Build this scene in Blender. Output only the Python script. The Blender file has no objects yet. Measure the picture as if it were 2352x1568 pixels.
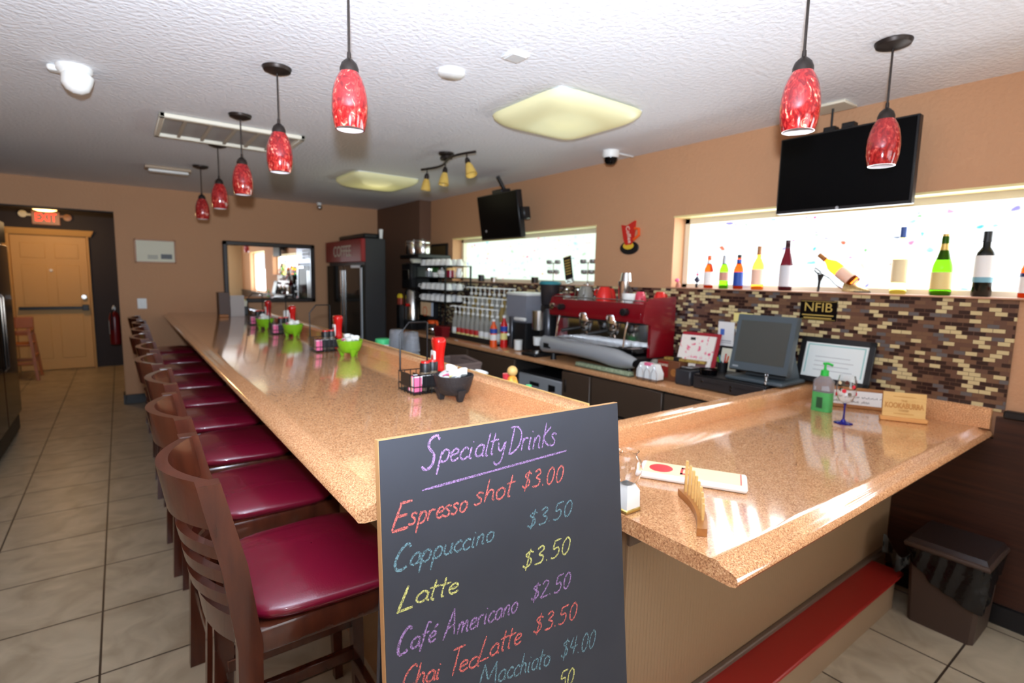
import bpy, bmesh, math, random
from mathutils import Vector, Matrix
random.seed(7)
PI = math.pi
SC = bpy.context.scene
COL = SC.collection

# ------------------------------------------------------------------ camera, world, light, exposure
CAM_Z = 1.55
YAW, TILT, ROLL, FPX = 0.636243, 0.119762, 0.0205668, 1215.98
def make_camera():
    f = Vector((math.sin(YAW)*math.cos(TILT), math.cos(YAW)*math.cos(TILT), -math.sin(TILT)))
    r = Vector((math.cos(YAW), -math.sin(YAW), 0)); u = r.cross(f)
    r2 = r*math.cos(ROLL)+u*math.sin(ROLL); u2 = -r*math.sin(ROLL)+u*math.cos(ROLL)
    cd = bpy.data.cameras.new('camera'); co = bpy.data.objects.new('camera', cd); COL.objects.link(co)
    m = Matrix((r2, u2, -f)).transposed().to_4x4(); m.translation = (0, 0, CAM_Z); co.matrix_world = m
    cd.sensor_width = 36; cd.lens = FPX*36/2352; cd.clip_start = .02
    cd.dof.use_dof = True; cd.dof.focus_distance = 1.0; cd.dof.aperture_fstop = 3.6
    SC.camera = co
make_camera()
SC.view_settings.view_transform = 'Standard'; SC.view_settings.look = 'None'
SC.view_settings.exposure = 0.18; SC.view_settings.gamma = 1.0; SC.view_settings.use_curve_mapping = False
W = bpy.data.worlds.new('sky'); SC.world = W; W.use_nodes = True
W.node_tree.nodes['Background'].inputs[0].default_value = (.9, .97, 1, 1)
W.node_tree.nodes['Background'].inputs[1].default_value = 1.6
SC.cycles.caustics_reflective = False; SC.cycles.caustics_refractive = False
SC.cycles.max_bounces = 8; SC.cycles.transparent_max_bounces = 16

def area(name, loc, d, sx, sy, power, color=(1, 1, 1)):
    l = bpy.data.lights.new(name, 'AREA'); l.shape = 'RECTANGLE'; l.size = sx; l.size_y = sy; l.energy = power; l.color = color
    o = bpy.data.objects.new(name, l); COL.objects.link(o); o.location = loc
    o.rotation_euler = Vector(d).to_track_quat('-Z', 'Y').to_euler(); return o
def point(name, loc, power, color=(1, 1, 1), r=.04):
    l = bpy.data.lights.new(name, 'POINT'); l.energy = power; l.color = color; l.shadow_soft_size = r
    o = bpy.data.objects.new(name, l); COL.objects.link(o); o.location = loc; return o
DAY = (.93, .97, 1)
area('daylight_bottle_window', (3.6, 1.24, 1.76), (-1, 0, -.1), 2.36, .5, 30, DAY)
area('daylight_far_window', (3.6, 4.4, 1.76), (-1, 0, -.1), 2.36, .5, 11, DAY)
area('daylight_side_window', (3.6, -1.9, 1.6), (-1, 0, .4), 2.0, 1.2, 70, DAY)
area('daylight_front_window', (.4, -4.35, 1.5), (0, 1, 0.6), 3.4, 1.5, 45, DAY)
def flash():      # speedlight on the camera, head tilted up at the ceiling
    l = bpy.data.lights.new('camera_flash', 'SPOT'); l.energy = 520; l.color = (.82, .96, 1.14); l.shadow_soft_size = .03; l.spot_size = math.radians(165); l.spot_blend = 1
    o = bpy.data.objects.new('camera_flash', l); COL.objects.link(o); o.location = (-.02, -.03, 1.7)
    o.rotation_euler = Vector((.18, .72, .66)).to_track_quat('-Z', 'Y').to_euler()
flash()

# ------------------------------------------------------------------ mesh helpers
class MB:
    def __init__(s): s.v = []; s.f = []; s.M = Matrix.Identity(4)
    def at(s, x=0, y=0, z=0, rx=0, ry=0, rz=0):
        s.M = Matrix.Translation((x, y, z)) @ Matrix.Rotation(rz, 4, 'Z') @ Matrix.Rotation(ry, 4, 'Y') @ Matrix.Rotation(rx, 4, 'X'); return s
    def add(s, vs, fs):
        b = len(s.v); s.v += [tuple(s.M @ Vector(p)) for p in vs]; s.f += [tuple(i+b for i in f) for f in fs]; return s
    def hull(s, pts):
        bm = bmesh.new(); vs = [bm.verts.new(p) for p in pts]
        r = bmesh.ops.convex_hull(bm, input=vs)
        bmesh.ops.delete(bm, geom=[v for v in bm.verts if not v.link_faces], context='VERTS')
        bmesh.ops.dissolve_limit(bm, angle_limit=.01, verts=bm.verts, edges=bm.edges)
        bm.verts.index_update()
        s.add([v.co[:] for v in bm.verts], [[v.index for v in f.verts] for f in bm.faces]); bm.free(); return s
    def box(s, x0, x1, y0, y1, z0, z1, b=0, seg=1):
        if not b:
            return s.add([(x0, y0, z0), (x1, y0, z0), (x1, y1, z0), (x0, y1, z0), (x0, y0, z1), (x1, y0, z1), (x1, y1, z1), (x0, y1, z1)],
                         [(3, 2, 1, 0), (4, 5, 6, 7), (0, 1, 5, 4), (1, 2, 6, 5), (2, 3, 7, 6), (3, 0, 4, 7)])
        b = min(b, (x1-x0)*.49, (y1-y0)*.49, (z1-z0)*.49); pts = []
        for (x, sx) in ((x0, 1), (x1, -1)):
            for (y, sy) in ((y0, 1), (y1, -1)):
                for (z, sz) in ((z0, 1), (z1, -1)):
                    c = (x+sx*b, y+sy*b, z+sz*b)
                    if seg == 1: dirs = [(1, 0, 0), (0, 1, 0), (0, 0, 1)]
                    else:
                        dirs = []
                        for i in range(seg+1):
                            for j in range(seg+1):
                                t, p = PI/2*i/seg, PI/2*j/seg
                                dirs.append((math.cos(t)*math.cos(p), math.cos(t)*math.sin(p), math.sin(t)))
                    for d in dirs: pts.append((c[0]-sx*b*d[0], c[1]-sy*b*d[1], c[2]-sz*b*d[2]))
        return s.hull(pts)
    def lathe(s, prof, n=24, cap=True):
        vs = []; fs = []; m = len(prof)
        for (r, z) in prof:
            for k in range(n):
                a = 2*PI*k/n; vs.append((r*math.cos(a), r*math.sin(a), z))
        for i in range(m-1):
            for k in range(n):
                k2 = (k+1) % n; fs.append((i*n+k, i*n+k2, (i+1)*n+k2, (i+1)*n+k))
        if cap:
            if prof[0][0] > 1e-6: fs.append(tuple(range(n))[::-1])
            if prof[-1][0] > 1e-6: fs.append(tuple((m-1)*n+k for k in range(n)))
        return s.add(vs, fs)
    def tube(s, pts, r, n=8, closed=False):
        P = [Vector(p) for p in pts]; m = len(P); R = r if isinstance(r, (list, tuple)) else [r]*m
        T = []
        for i in range(m):
            if closed: t = P[(i+1) % m]-P[i-1]
            else: t = P[min(i+1, m-1)]-P[max(i-1, 0)]
            T.append(t.normalized())
        a = Vector((0, 0, 1)) if abs(T[0].z) < .9 else Vector((1, 0, 0))
        u = (a-T[0]*a.dot(T[0])).normalized(); vs = []; fs = []
        for i in range(m):
            u = (u-T[i]*u.dot(T[i])).normalized(); w = T[i].cross(u)
            for k in range(n):
                an = 2*PI*k/n; vs.append(tuple(P[i]+(u*math.cos(an)+w*math.sin(an))*R[i]))
        for i in range(m if closed else m-1):
            j = (i+1) % m
            for k in range(n): fs.append((i*n+k, i*n+(k+1) % n, j*n+(k+1) % n, j*n+k))
        if not closed: fs += [tuple(range(n))[::-1], tuple((m-1)*n+k for k in range(n))]
        return s.add(vs, fs)
    def prism(s, poly, axis, a, b):
        n = len(poly)
        def p(q, t):
            if axis == 'x': return (t, q[0], q[1])
            if axis == 'y': return (q[0], t, q[1])
            return (q[0], q[1], t)
        return s.add([p(q, a) for q in poly]+[p(q, b) for q in poly],
                     [tuple(range(n))[::-1], tuple(range(n, 2*n))]+[(i, (i+1) % n, n+(i+1) % n, n+i) for i in range(n)])
    def grid(s, fn, nu, nv, cu=False):
        vs = [fn(i/(nu if cu else nu-1), j/(nv-1)) for j in range(nv) for i in range(nu)]; fs = []
        for j in range(nv-1):
            for i in range(nu if cu else nu-1):
                i2 = (i+1) % nu; fs.append((j*nu+i, j*nu+i2, (j+1)*nu+i2, (j+1)*nu+i))
        return s.add(vs, fs)
    def ball(s, x, y, z, r, n=14, sz=1.0):
        k = n//2+1
        M0 = s.M; s.M = M0 @ Matrix.Translation((x, y, z))
        s.lathe([(r*math.sin(PI*i/(k-1)), -r*sz*math.cos(PI*i/(k-1))) for i in range(k)], n, False); s.M = M0; return s
    def cyl(s, x, y, z0, z1, r, n=20, r2=None):
        M0 = s.M; s.M = M0 @ Matrix.Translation((x, y, 0)); s.lathe([(r, z0), (r if r2 is None else r2, z1)], n); s.M = M0; return s
    def mesh(s, name, m, ang=38):
        me = bpy.data.meshes.new(name); me.from_pydata(s.v, [], s.f)
        bm = bmesh.new(); bm.from_mesh(me); bmesh.ops.remove_doubles(bm, verts=bm.verts, dist=1e-6)
        bmesh.ops.recalc_face_normals(bm, faces=bm.faces); bm.to_mesh(me); bm.free()
        me.materials.append(m); me.polygons.foreach_set('use_smooth', [True]*len(me.polygons))
        me.set_sharp_from_angle(angle=math.radians(ang)); return me
    def build(s, name, m, parent=None, label=None, loc=None, rot=None, ang=38):
        o = bpy.data.objects.new(name, s.mesh(name, m, ang)); COL.objects.link(o)
        if parent: o.parent = parent
        if label: o['label'] = label
        if loc: o.location = loc
        if rot: o.rotation_euler = rot
        return o
def thing(name, label, cat, loc=(0, 0, 0), rz=0, group=None, rot=None):
    o = bpy.data.objects.new(name, None); COL.objects.link(o); o.empty_display_size = .05
    o.location = loc; o.rotation_euler = rot or (0, 0, rz); return tag(o, label, cat, group)
def tag(o, label, cat, group=None):
    o['label'] = label; o['category'] = cat
    if group: o['group'] = group
    return o
def struct(name, mb, m, label=None, cat=None):
    o = mb.build(name, m); o['kind'] = 'structure'
    if label: o['label'] = label
    if cat: o['category'] = cat
    return o
def dup(o, loc=None, label=None, group=None, rz=None, parent=None):
    c = o.copy(); COL.objects.link(c)
    if parent: c.parent = parent
    if loc is not None: c.location = loc
    if rz is not None: c.rotation_euler = (0, 0, rz)
    if label: c['label'] = label
    if group: c['group'] = group
    for ch in list(o.children): dup(ch, parent=c)
    return c
def setmat(o, name, m):
    for ch in o.children:
        if ch.name.split('.')[0] == name:
            ch.data = ch.data.copy(); ch.data.materials[0] = m
def text(name, body, size, m, parent, loc, rot, label=None, ext=.0008, sx=1.0, align='CENTER', off=0):
    cu = bpy.data.curves.new(name, 'FONT'); cu.body = body; cu.size = size; cu.extrude = ext; cu.offset = off; cu.align_x = align; cu.align_y = 'CENTER'
    t = bpy.data.objects.new(name, cu); COL.objects.link(t)
    me = bpy.data.meshes.new_from_object(t.evaluated_get(bpy.context.evaluated_depsgraph_get()))
    bpy.data.objects.remove(t); bpy.data.curves.remove(cu)
    me.materials.clear(); me.materials.append(m)
    o = bpy.data.objects.new(name, me); COL.objects.link(o); o.parent = parent; o.location = loc; o.rotation_euler = rot; o.scale = (sx, 1, 1)
    if label: o['label'] = label
    return o
FACE_MX = (PI/2, 0, -PI/2)   # lettering readable from -X
FACE_MY = (PI/2, 0, 0)       # lettering readable from -Y

# ------------------------------------------------------------------ materials
def lin(c): return tuple((x/12.92 if x <= .04045 else ((x+.055)/1.055)**2.4) for x in (v/255 for v in c))
MC = {}
def mat(name, col, rough=.5, metal=0, spec=.5, trans=0, ior=1.45, emis=0, alpha=1, coat=0, noise=None, bump=None, ecol=None):
    """noise=(scale, second colour, contrast); bump=(scale, strength)"""
    if name in MC: return MC[name]
    m = bpy.data.materials.new(name); m.use_nodes = True; nt = m.node_tree; b = nt.nodes['Principled BSDF']
    def S(k, v): b.inputs[k].default_value = v
    S('Base Color', lin(col)+(1,)); S('Roughness', rough); S('Metallic', metal); S('Specular IOR Level', spec)
    S('Transmission Weight', trans); S('IOR', ior); S('Alpha', alpha); S('Coat Weight', coat); S('Coat Roughness', .05)
    if emis: S('Emission Color', lin(ecol or col)+(1,)); S('Emission Strength', emis)
    if noise or bump:
        tc = nt.nodes.new('ShaderNodeTexCoord')
    if noise:
        n = nt.nodes.new('ShaderNodeTexNoise'); n.inputs['Scale'].default_value = noise[0]; n.inputs['Detail'].default_value = 4
        r = nt.nodes.new('ShaderNodeValToRGB'); c = noise[2]/2
        r.color_ramp.elements[0].position = .5-c; r.color_ramp.elements[1].position = .5+c
        r.color_ramp.elements[0].color = lin(col)+(1,); r.color_ramp.elements[1].color = lin(noise[1])+(1,)
        nt.links.new(tc.outputs['Object'], n.inputs['Vector']); nt.links.new(n.outputs['Fac'], r.inputs[0]); nt.links.new(r.outputs[0], b.inputs['Base Color'])
        if len(noise) > 3:
            mp = nt.nodes.new('ShaderNodeMapping'); mp.inputs['Scale'].default_value = noise[3]
            nt.links.new(tc.outputs['Object'], mp.inputs[0]); nt.links.new(mp.outputs[0], n.inputs['Vector'])
    if bump:
        n = nt.nodes.new('ShaderNodeTexNoise'); n.inputs['Scale'].default_value = bump[0]; n.inputs['Detail'].default_value = 3
        u = nt.nodes.new('ShaderNodeBump'); u.inputs['Strength'].default_value = bump[1]; u.inputs['Distance'].default_value = .01
        nt.links.new(tc.outputs['Object'], n.inputs['Vector']); nt.links.new(n.outputs['Fac'], u.inputs['Height']); nt.links.new(u.outputs[0], b.inputs['Normal'])
    MC[name] = m; return m
def nodes(m): return m.node_tree, m.node_tree.nodes['Principled BSDF']

M_wall = mat('tan_orange_peel_paint', (194, 146, 108), .75, bump=(45, .35))
M_wallcream = mat('cream_paint', (215, 190, 150), .8)
M_ceil = mat('knockdown_ceiling', (234, 236, 240), .85, bump=(45, .55))
M_white = mat('white_plastic', (232, 232, 228), .4)
M_trimw = mat('white_window_trim', (226, 218, 196), .45)
M_trimy = mat('ivory_window_head', (232, 214, 150), .45)
M_black = mat('black_plastic', (22, 22, 24), .4)
M_blackgloss = mat('black_gloss', (6, 6, 8), .12, spec=.25)
M_iron = mat('black_wire', (18, 17, 18), .4, .3)
M_bronze = mat('dark_bronze', (52, 44, 40), .42, .6)
M_tv = mat('television_screen', (5, 5, 6), .3, spec=.08)
M_steel = mat('brushed_steel', (200, 198, 195), .22, 1)
M_chrome = mat('chrome', (220, 220, 222), .08, 1)
M_darkwood = mat('dark_stained_panelling', (70, 38, 26), .4, noise=(6, (38, 20, 15), .5, (1, .35, 9)))
M_alcove = mat('dark_brown_paint', (36, 20, 14), .6)
M_cherry = mat('cherry_wood', (84, 38, 22), .22, noise=(9, (48, 21, 14), .6, (3, 3, .6)), coat=.4)
M_vinyl = mat('burgundy_vinyl', (108, 13, 36), .27, coat=.3, bump=(260, .05))
M_taupe = mat('taupe_panel', (150, 124, 98), .55)
M_cab = mat('dark_cabinet', (74, 58, 46), .4)
M_cabin = mat('cabinet_gap', (30, 24, 20), .7)
M_mirror = mat('mirror_glass', (245, 245, 245), .01, 1)
M_glass = mat('clear_glass', (255, 255, 255), .01, trans=1, ior=1.45)
M_plastic_clear = mat('clear_plastic', (215, 218, 226), .12, trans=.72, ior=1.2)
M_paper = mat('white_paper', (240, 239, 236), .7)
M_cream = mat('cream_paper', (226, 222, 200), .7)
M_red = mat('red_plastic', (205, 32, 28), .25)
M_redk = mat('ketchup_red', (190, 22, 18), .2)
M_redpaint = mat('red_step_paint', (150, 34, 28), .4)
M_green = mat('lime_green_plastic', (122, 178, 30), .3)
M_door = mat('door_paint', (212, 164, 96), .5)
M_yellowwood = mat('pale_bamboo', (226, 186, 118), .45, noise=(14, (214, 170, 100), .5, (1, 1, 8)))
M_oak = mat('oak_wood', (176, 118, 62), .4, noise=(10, (150, 92, 46), .5, (1, 6, 6)))
M_orangewood = mat('honey_wood', (176, 100, 50), .4)
M_gray = mat('silver_grey_body', (172, 175, 178), .35, .3)
M_espred = mat('espresso_red', (122, 10, 22), .25, coat=.5)
M_posgray = mat('slate_grey_plastic', (74, 84, 90), .4)
M_screen = mat('dark_screen', (72, 74, 70), .22)
M_goldink = mat('gold_ink', (190, 160, 80), .5)
M_orange = mat('orange_plastic', (235, 90, 30), .35)
M_pink = mat('pink_paper', (236, 110, 150), .7)
M_floral = mat('floral_cover', (244, 236, 226), .6, noise=(26, (232, 96, 130), .16))
M_yellow = mat('yellow_paper', (236, 222, 140), .7)
M_blackink = mat('black_ink', (40, 38, 40), .7)
M_brownfabric = mat('brown_cloth', (92, 76, 70), .9, bump=(200, .3))
M_mortar = mat('black_stoneware', (34, 32, 34), .55, bump=(120, .4))
M_bag = mat('black_bin_liner', (14, 14, 16), .18, bump=(22, .9))
M_bin = mat('brown_bin_plastic', (66, 50, 42), .45)
M_teal = mat('teal_plastic', (50, 130, 140), .4)
M_mint = mat('mint_green_plastic', (80, 205, 130), .35)
M_smoke = mat('smoked_plastic', (60, 58, 64), .1, trans=.7, ior=1.1)

def granite():
    m = mat('speckled_laminate', (176, 124, 86), .11, spec=.6, coat=.6); nt, b = nodes(m)
    tc = nt.nodes.new('ShaderNodeTexCoord')
    def noise(sc, det):
        n = nt.nodes.new('ShaderNodeTexNoise'); n.inputs['Scale'].default_value = sc; n.inputs['Detail'].default_value = det
        nt.links.new(tc.outputs['Object'], n.inputs['Vector']); return n
    a = noise(250, 3); r = nt.nodes.new('ShaderNodeValToRGB'); e = r.color_ramp.elements
    e[0].position = .3; e[0].color = lin((140, 92, 62))+(1,); e[1].position = .72; e[1].color = lin((240, 202, 158))+(1,)
    k = e.new(.46); k.color = lin((200, 142, 98))+(1,); k = e.new(.58); k.color = lin((218, 164, 116))+(1,)
    nt.links.new(a.outputs['Fac'], r.inputs[0])
    c = noise(30, 2); r2 = nt.nodes.new('ShaderNodeValToRGB'); r2.color_ramp.elements[0].color = (.92, .9, .88, 1); r2.color_ramp.elements[1].color = (1.2, 1.2, 1.2, 1)
    nt.links.new(c.outputs['Fac'], r2.inputs[0])
    mx = nt.nodes.new('ShaderNodeMix'); mx.data_type = 'RGBA'; mx.blend_type = 'MULTIPLY'; mx.inputs['Factor'].default_value = 1
    nt.links.new(r.outputs[0], mx.inputs['A']); nt.links.new(r2.outputs[0], mx.inputs['B']); nt.links.new(mx.outputs['Result'], b.inputs['Base Color'])
    return m
M_granite = granite()

def floor_mat():
    m = mat('beige_floor_tile', (170, 150, 120), .38, spec=.4); nt, b = nodes(m)
    tc = nt.nodes.new('ShaderNodeTexCoord'); mp = nt.nodes.new('ShaderNodeMapping')
    mp.inputs['Location'].default_value = (.066+.47*40, -2.349+.472*40, 0)
    br = nt.nodes.new('ShaderNodeTexBrick'); br.offset = 0; br.squash = 1
    br.inputs['Scale'].default_value = 1; br.inputs['Brick Width'].default_value = .468; br.inputs['Row Height'].default_value = .474
    br.inputs['Mortar Size'].default_value = .0045; br.inputs['Mortar Smooth'].default_value = .2; br.inputs['Bias'].default_value = 0
    n = nt.nodes.new('ShaderNodeTexNoise'); n.inputs['Scale'].default_value = 5; n.inputs['Detail'].default_value = 6; n.inputs['Distortion'].default_value = 1.2
    r = nt.nodes.new('ShaderNodeValToRGB'); e = r.color_ramp.elements
    e[0].position = .3; e[0].color = lin((154, 139, 116))+(1,); e[1].position = .7; e[1].color = lin((186, 171, 146))+(1,)
    nt.links.new(tc.outputs['Object'], mp.inputs[0]); nt.links.new(mp.outputs[0], br.inputs['Vector'])
    nt.links.new(tc.outputs['Object'], n.inputs['Vector']); nt.links.new(n.outputs['Fac'], r.inputs[0])
    nt.links.new(r.outputs[0], br.inputs['Color1']); nt.links.new(r.outputs[0], br.inputs['Color2'])
    br.inputs['Mortar'].default_value = lin((58, 46, 36))+(1,)
    nt.links.new(br.outputs['Color'], b.inputs['Base Color'])
    u = nt.nodes.new('ShaderNodeBump'); u.inputs['Strength'].default_value = .4; u.inputs['Distance'].default_value = .003; u.invert = True
    nt.links.new(br.outputs['Fac'], u.inputs['Height']); nt.links.new(u.outputs[0], b.inputs['Normal'])
    return m
M_floor = floor_mat()

def mosaic_mat():
    m = mat('glass_strip_mosaic', (90, 60, 45), .22, spec=.6); nt, b = nodes(m)
    tc = nt.nodes.new('ShaderNodeTexCoord'); sp = nt.nodes.new('ShaderNodeSeparateXYZ'); cb = nt.nodes.new('ShaderNodeCombineXYZ')
    br = nt.nodes.new('ShaderNodeTexBrick'); br.offset = .5; br.squash = 1
    for k, v in (('Scale', 1), ('Brick Width', .044), ('Row Height', .0192), ('Mortar Size', .001), ('Mortar Smooth', 0), ('Bias', 0)): br.inputs[k].default_value = v
    br.inputs['Color1'].default_value = (0, 0, 0, 1); br.inputs['Color2'].default_value = (1, 1, 1, 1); br.inputs['Mortar'].default_value = (.55, .55, .55, 1)
    r = nt.nodes.new('ShaderNodeValToRGB'); r.color_ramp.interpolation = 'CONSTANT'; e = r.color_ramp.elements
    e[0].position = 0; e[0].color = lin((46, 28, 26))+(1,); e[1].position = .28; e[1].color = lin((112, 82, 62))+(1,)
    for p, c in ((.5, (98, 70, 56)), (.66, (96, 92, 92)), (.75, (206, 188, 140))): k = e.new(p); k.color = lin(c)+(1,)
    nt.links.new(tc.outputs['Object'], sp.inputs[0]); nt.links.new(sp.outputs['Y'], cb.inputs['X']); nt.links.new(sp.outputs['Z'], cb.inputs['Y'])
    nt.links.new(cb.outputs[0], br.inputs['Vector']); nt.links.new(br.outputs['Color'], r.inputs[0]); nt.links.new(r.outputs[0], b.inputs['Base Color'])
    return m
M_mosaic = mosaic_mat()

def film_mat(name, base, dens, depth):
    m = bpy.data.materials.new(name); m.use_nodes = True; nt = m.node_tree
    for n in list(nt.nodes): nt.nodes.remove(n)
    out = nt.nodes.new('ShaderNodeOutputMaterial'); tr = nt.nodes.new('ShaderNodeBsdfTransparent'); tc = nt.nodes.new('ShaderNodeTexCoord')
    mp = nt.nodes.new('ShaderNodeMapping'); mp.inputs['Scale'].default_value = (.01, 1, 1.5); mp.inputs['Rotation'].default_value = (.6, 0, 0)
    ns = nt.nodes.new('ShaderNodeTexNoise'); ns.inputs['Scale'].default_value = 9; vm = nt.nodes.new('ShaderNodeVectorMath'); vm.operation = 'MULTIPLY_ADD'; vm.inputs[1].default_value = (0, .12, .12)
    vo = nt.nodes.new('ShaderNodeTexVoronoi'); vo.inputs['Scale'].default_value = 13
    r = nt.nodes.new('ShaderNodeValToRGB'); e = r.color_ramp.elements; e[0].position = dens*.5; e[0].color = (1, 1, 1, 1); e[1].position = dens+.06; e[1].color = (0, 0, 0, 1)
    wn = nt.nodes.new('ShaderNodeTexWhiteNoise'); mu = nt.nodes.new('ShaderNodeMath'); mu.operation = 'MULTIPLY'
    mg = nt.nodes.new('ShaderNodeMath'); mg.operation = 'MULTIPLY'; mg.inputs[1].default_value = depth
    rc_ = nt.nodes.new('ShaderNodeValToRGB'); rc_.color_ramp.interpolation = 'CONSTANT'; q = rc_.color_ramp.elements
    q[0].position = 0; q[0].color = (.9, .25, .45, 1); q[1].position = .22; q[1].color = (.35, .7, .8, 1)
    for p_, c_ in ((.42, (.55, .5, .85, 1)), (.6, (.85, .4, .3, 1)), (.75, (.5, .7, .45, 1)), (.88, (.4, .42, .5, 1))): k = q.new(p_); k.color = c_
    mx = nt.nodes.new('ShaderNodeMix'); mx.data_type = 'RGBA'; mx.inputs['A'].default_value = base+(1,)
    L = nt.links.new
    L(tc.outputs['Object'], mp.inputs[0]); L(mp.outputs[0], ns.inputs['Vector']); L(ns.outputs['Color'], vm.inputs[0]); L(mp.outputs[0], vm.inputs[2]); L(vm.outputs[0], vo.inputs['Vector'])
    L(vo.outputs['Distance'], r.inputs[0]); L(vo.outputs['Color'], wn.inputs['Vector']); L(wn.outputs['Value'], rc_.inputs[0])
    L(r.outputs[0], mu.inputs[0]); L(vo.outputs['Color'], mu.inputs[1]); L(mu.outputs[0], mg.inputs[0]); L(mg.outputs[0], mx.inputs['Factor']); L(rc_.outputs[0], mx.inputs['B'])
    L(mx.outputs['Result'], tr.inputs[0]); L(tr.outputs[0], out.inputs[0]); return m
M_film1 = film_mat('stained_window_film', (.99, .99, .99), .2, 1.5)
fr = M_floral.node_tree.nodes['Color Ramp'].color_ramp.elements; fr[0].position = .56; fr[1].position = .63
M_film2 = film_mat('greenery_tinted_window_film', (.8, .86, .78), .26, .8)  # green base tint stands in for dimmer light off greenery outside

def pendant_mat():
    m = mat('red_flecked_art_glass', (190, 30, 30), .12, coat=.5); nt, b = nodes(m)
    tc = nt.nodes.new('ShaderNodeTexCoord'); mp = nt.nodes.new('ShaderNodeMapping'); mp.inputs['Scale'].default_value = (1, 1, .55); mp.inputs['Rotation'].default_value = (.5, .5, 0)
    n = nt.nodes.new('ShaderNodeTexNoise'); n.inputs['Scale'].default_value = 60; n.inputs['Detail'].default_value = 4; n.inputs['Distortion'].default_value = 1.5
    r = nt.nodes.new('ShaderNodeValToRGB'); e = r.color_ramp.elements
    e[0].position = .35; e[0].color = lin((112, 14, 20))+(1,); e[1].position = .74; e[1].color = lin((232, 176, 146))+(1,)
    k = e.new(.52); k.color = lin((156, 26, 28))+(1,); k = e.new(.64); k.color = lin((190, 62, 54))+(1,)
    nt.links.new(tc.outputs['Object'], mp.inputs[0]); nt.links.new(mp.outputs[0], n.inputs['Vector']); nt.links.new(n.outputs['Fac'], r.inputs[0]); nt.links.new(r.outputs[0], b.inputs['Base Color'])
    return m
M_pend = pendant_mat()

def chalk_mat(name, col):
    m = mat(name, col, .95, spec=.1); nt, b = nodes(m)
    tc = nt.nodes.new('ShaderNodeTexCoord'); n = nt.nodes.new('ShaderNodeTexNoise'); n.inputs['Scale'].default_value = 420; n.inputs['Detail'].default_value = 3
    r = nt.nodes.new('ShaderNodeValToRGB'); r.color_ramp.elements[0].position = .36; r.color_ramp.elements[1].position = .62; r.color_ramp.elements[0].color = (.25, .25, .25, 1); r.color_ramp.elements[1].color = (.95, .95, .95, 1)
    nt.links.new(tc.outputs['Object'], n.inputs['Vector']); nt.links.new(n.outputs['Fac'], r.inputs[0]); nt.links.new(r.outputs[0], b.inputs['Alpha']); return m
CHALK = [chalk_mat('violet_chalk', (158, 124, 170)), chalk_mat('coral_chalk', (206, 108, 100)), chalk_mat('teal_chalk', (108, 138, 146)), chalk_mat('yellow_chalk', (206, 202, 124))]
M_board = mat('chalkboard_slate', (48, 49, 55), .6, spec=.3, noise=(5, (54, 55, 61), .6))
M_boardedge = mat('raw_board_edge', (172, 128, 82), .7)

# ------------------------------------------------------------------ room shell
struct('floor', MB().box(-1.85, 3.42, -4.5, 10.85, -.1, 0), M_floor)
struct('ceiling', MB().box(-1.85, 3.42, -4.5, 10.85, 2.49, 2.6), M_ceil)
XW = 3.22
W1 = (.05, 2.43, 1.5, 2.01); W2 = (3.21, 5.59, 1.5, 2.0); W3 = (-2.9, -.9, 1.0, 2.15)
mb = MB()
mb.box(XW, 3.42, -4.5, 7.7, 0, 1.0).box(XW, 3.42, -.9, 7.7, 1.0, 1.5).box(XW, 3.42, -4.5, -2.9, 1.0, 2.15)
mb.box(XW, 3.42, -4.5, 7.7, 2.15, 2.49).box(XW, 3.42, -.9, 7.7, 2.01, 2.15).box(XW, 3.42, -.9, .05, 1.5, 2.01)
mb.box(XW, 3.42, 2.43, 3.21, 1.5, 2.01).box(XW, 3.42, 5.59, 7.7, 1.5, 2.01).box(XW, 3.42, 3.21, 5.59, 2.0, 2.01)
struct('wall_right', mb, M_wall)
mb = MB().box(-.02, XW, 7.5, 7.7, 0, 2.49).box(-1.85, -.02, 7.5, 7.7, 2.19, 2.49).box(-1.85, -1.5, 7.5, 7.7, 0, 2.19)
struct('wall_back', mb, M_wall)
struct('wall_left', MB().box(-1.85, -1.65, -4.5, 7.5, 0, 2.49), M_wall)
mb = MB().box(-.02, .1, 7.7, 10.7, 0, 2.49).box(-1.65, -1.5, 7.7, 10.7, 0, 2.49).box(-1.5, -.02, 10.65, 10.85, 0, 2.49)
struct('wall_alcove', mb, M_alcove)
mb = MB().box(-1.65, -1.3, -4.5, -4.3, 0, 2.49).box(2.1, XW, -4.5, -4.3, 0, 2.49).box(-1.3, 2.1, -4.5, -4.3, 0, .75).box(-1.3, 2.1, -4.5, -4.3, 2.25, 2.49)
struct('wall_front', mb, M_wallcream)
def window(name, y0, y1, z0, z1, film, label):
    w = thing(name, label, 'window'); w['kind'] = 'structure'
    f = MB(); x0, x1 = 3.345, 3.395
    f.box(x0, x1, y0, y0+.045, z0, z1, .004).box(x0, x1, y1-.045, y1, z0, z1, .004).box(x0, x1, y0, y1, z0, z0+.035, .004).box(x0, x1, y0, y1, z1-.05, z1, .004)
    f.build('window_frame', M_trimw, w)
    MB().box(XW-.003, x0, y0-.004, y1+.004, z1-.012, z1, 0).build('window_head', M_trimy, w)
    MB().box(3.366, 3.372, y0+.04, y1-.04, z0+.03, z1-.045).build('pane', film, w)
    return w
window('window_1', *W1, M_film1, 'long bright window with bottles along its sill')
window('window_2', *W2, M_film2, 'far window with patterned film, tinted for dim greenery outside')
window('window_3', *W3, M_film1, 'side window seen only in the mirror')
struct('trim_1', MB().box(3.19, XW-.001, -4.3, .948, .1, .86).box(3.19, XW-.001, -4.3, .585, .86, .965), M_darkwood, 'dark wood wainscot panelling right of the mosaic')
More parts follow.
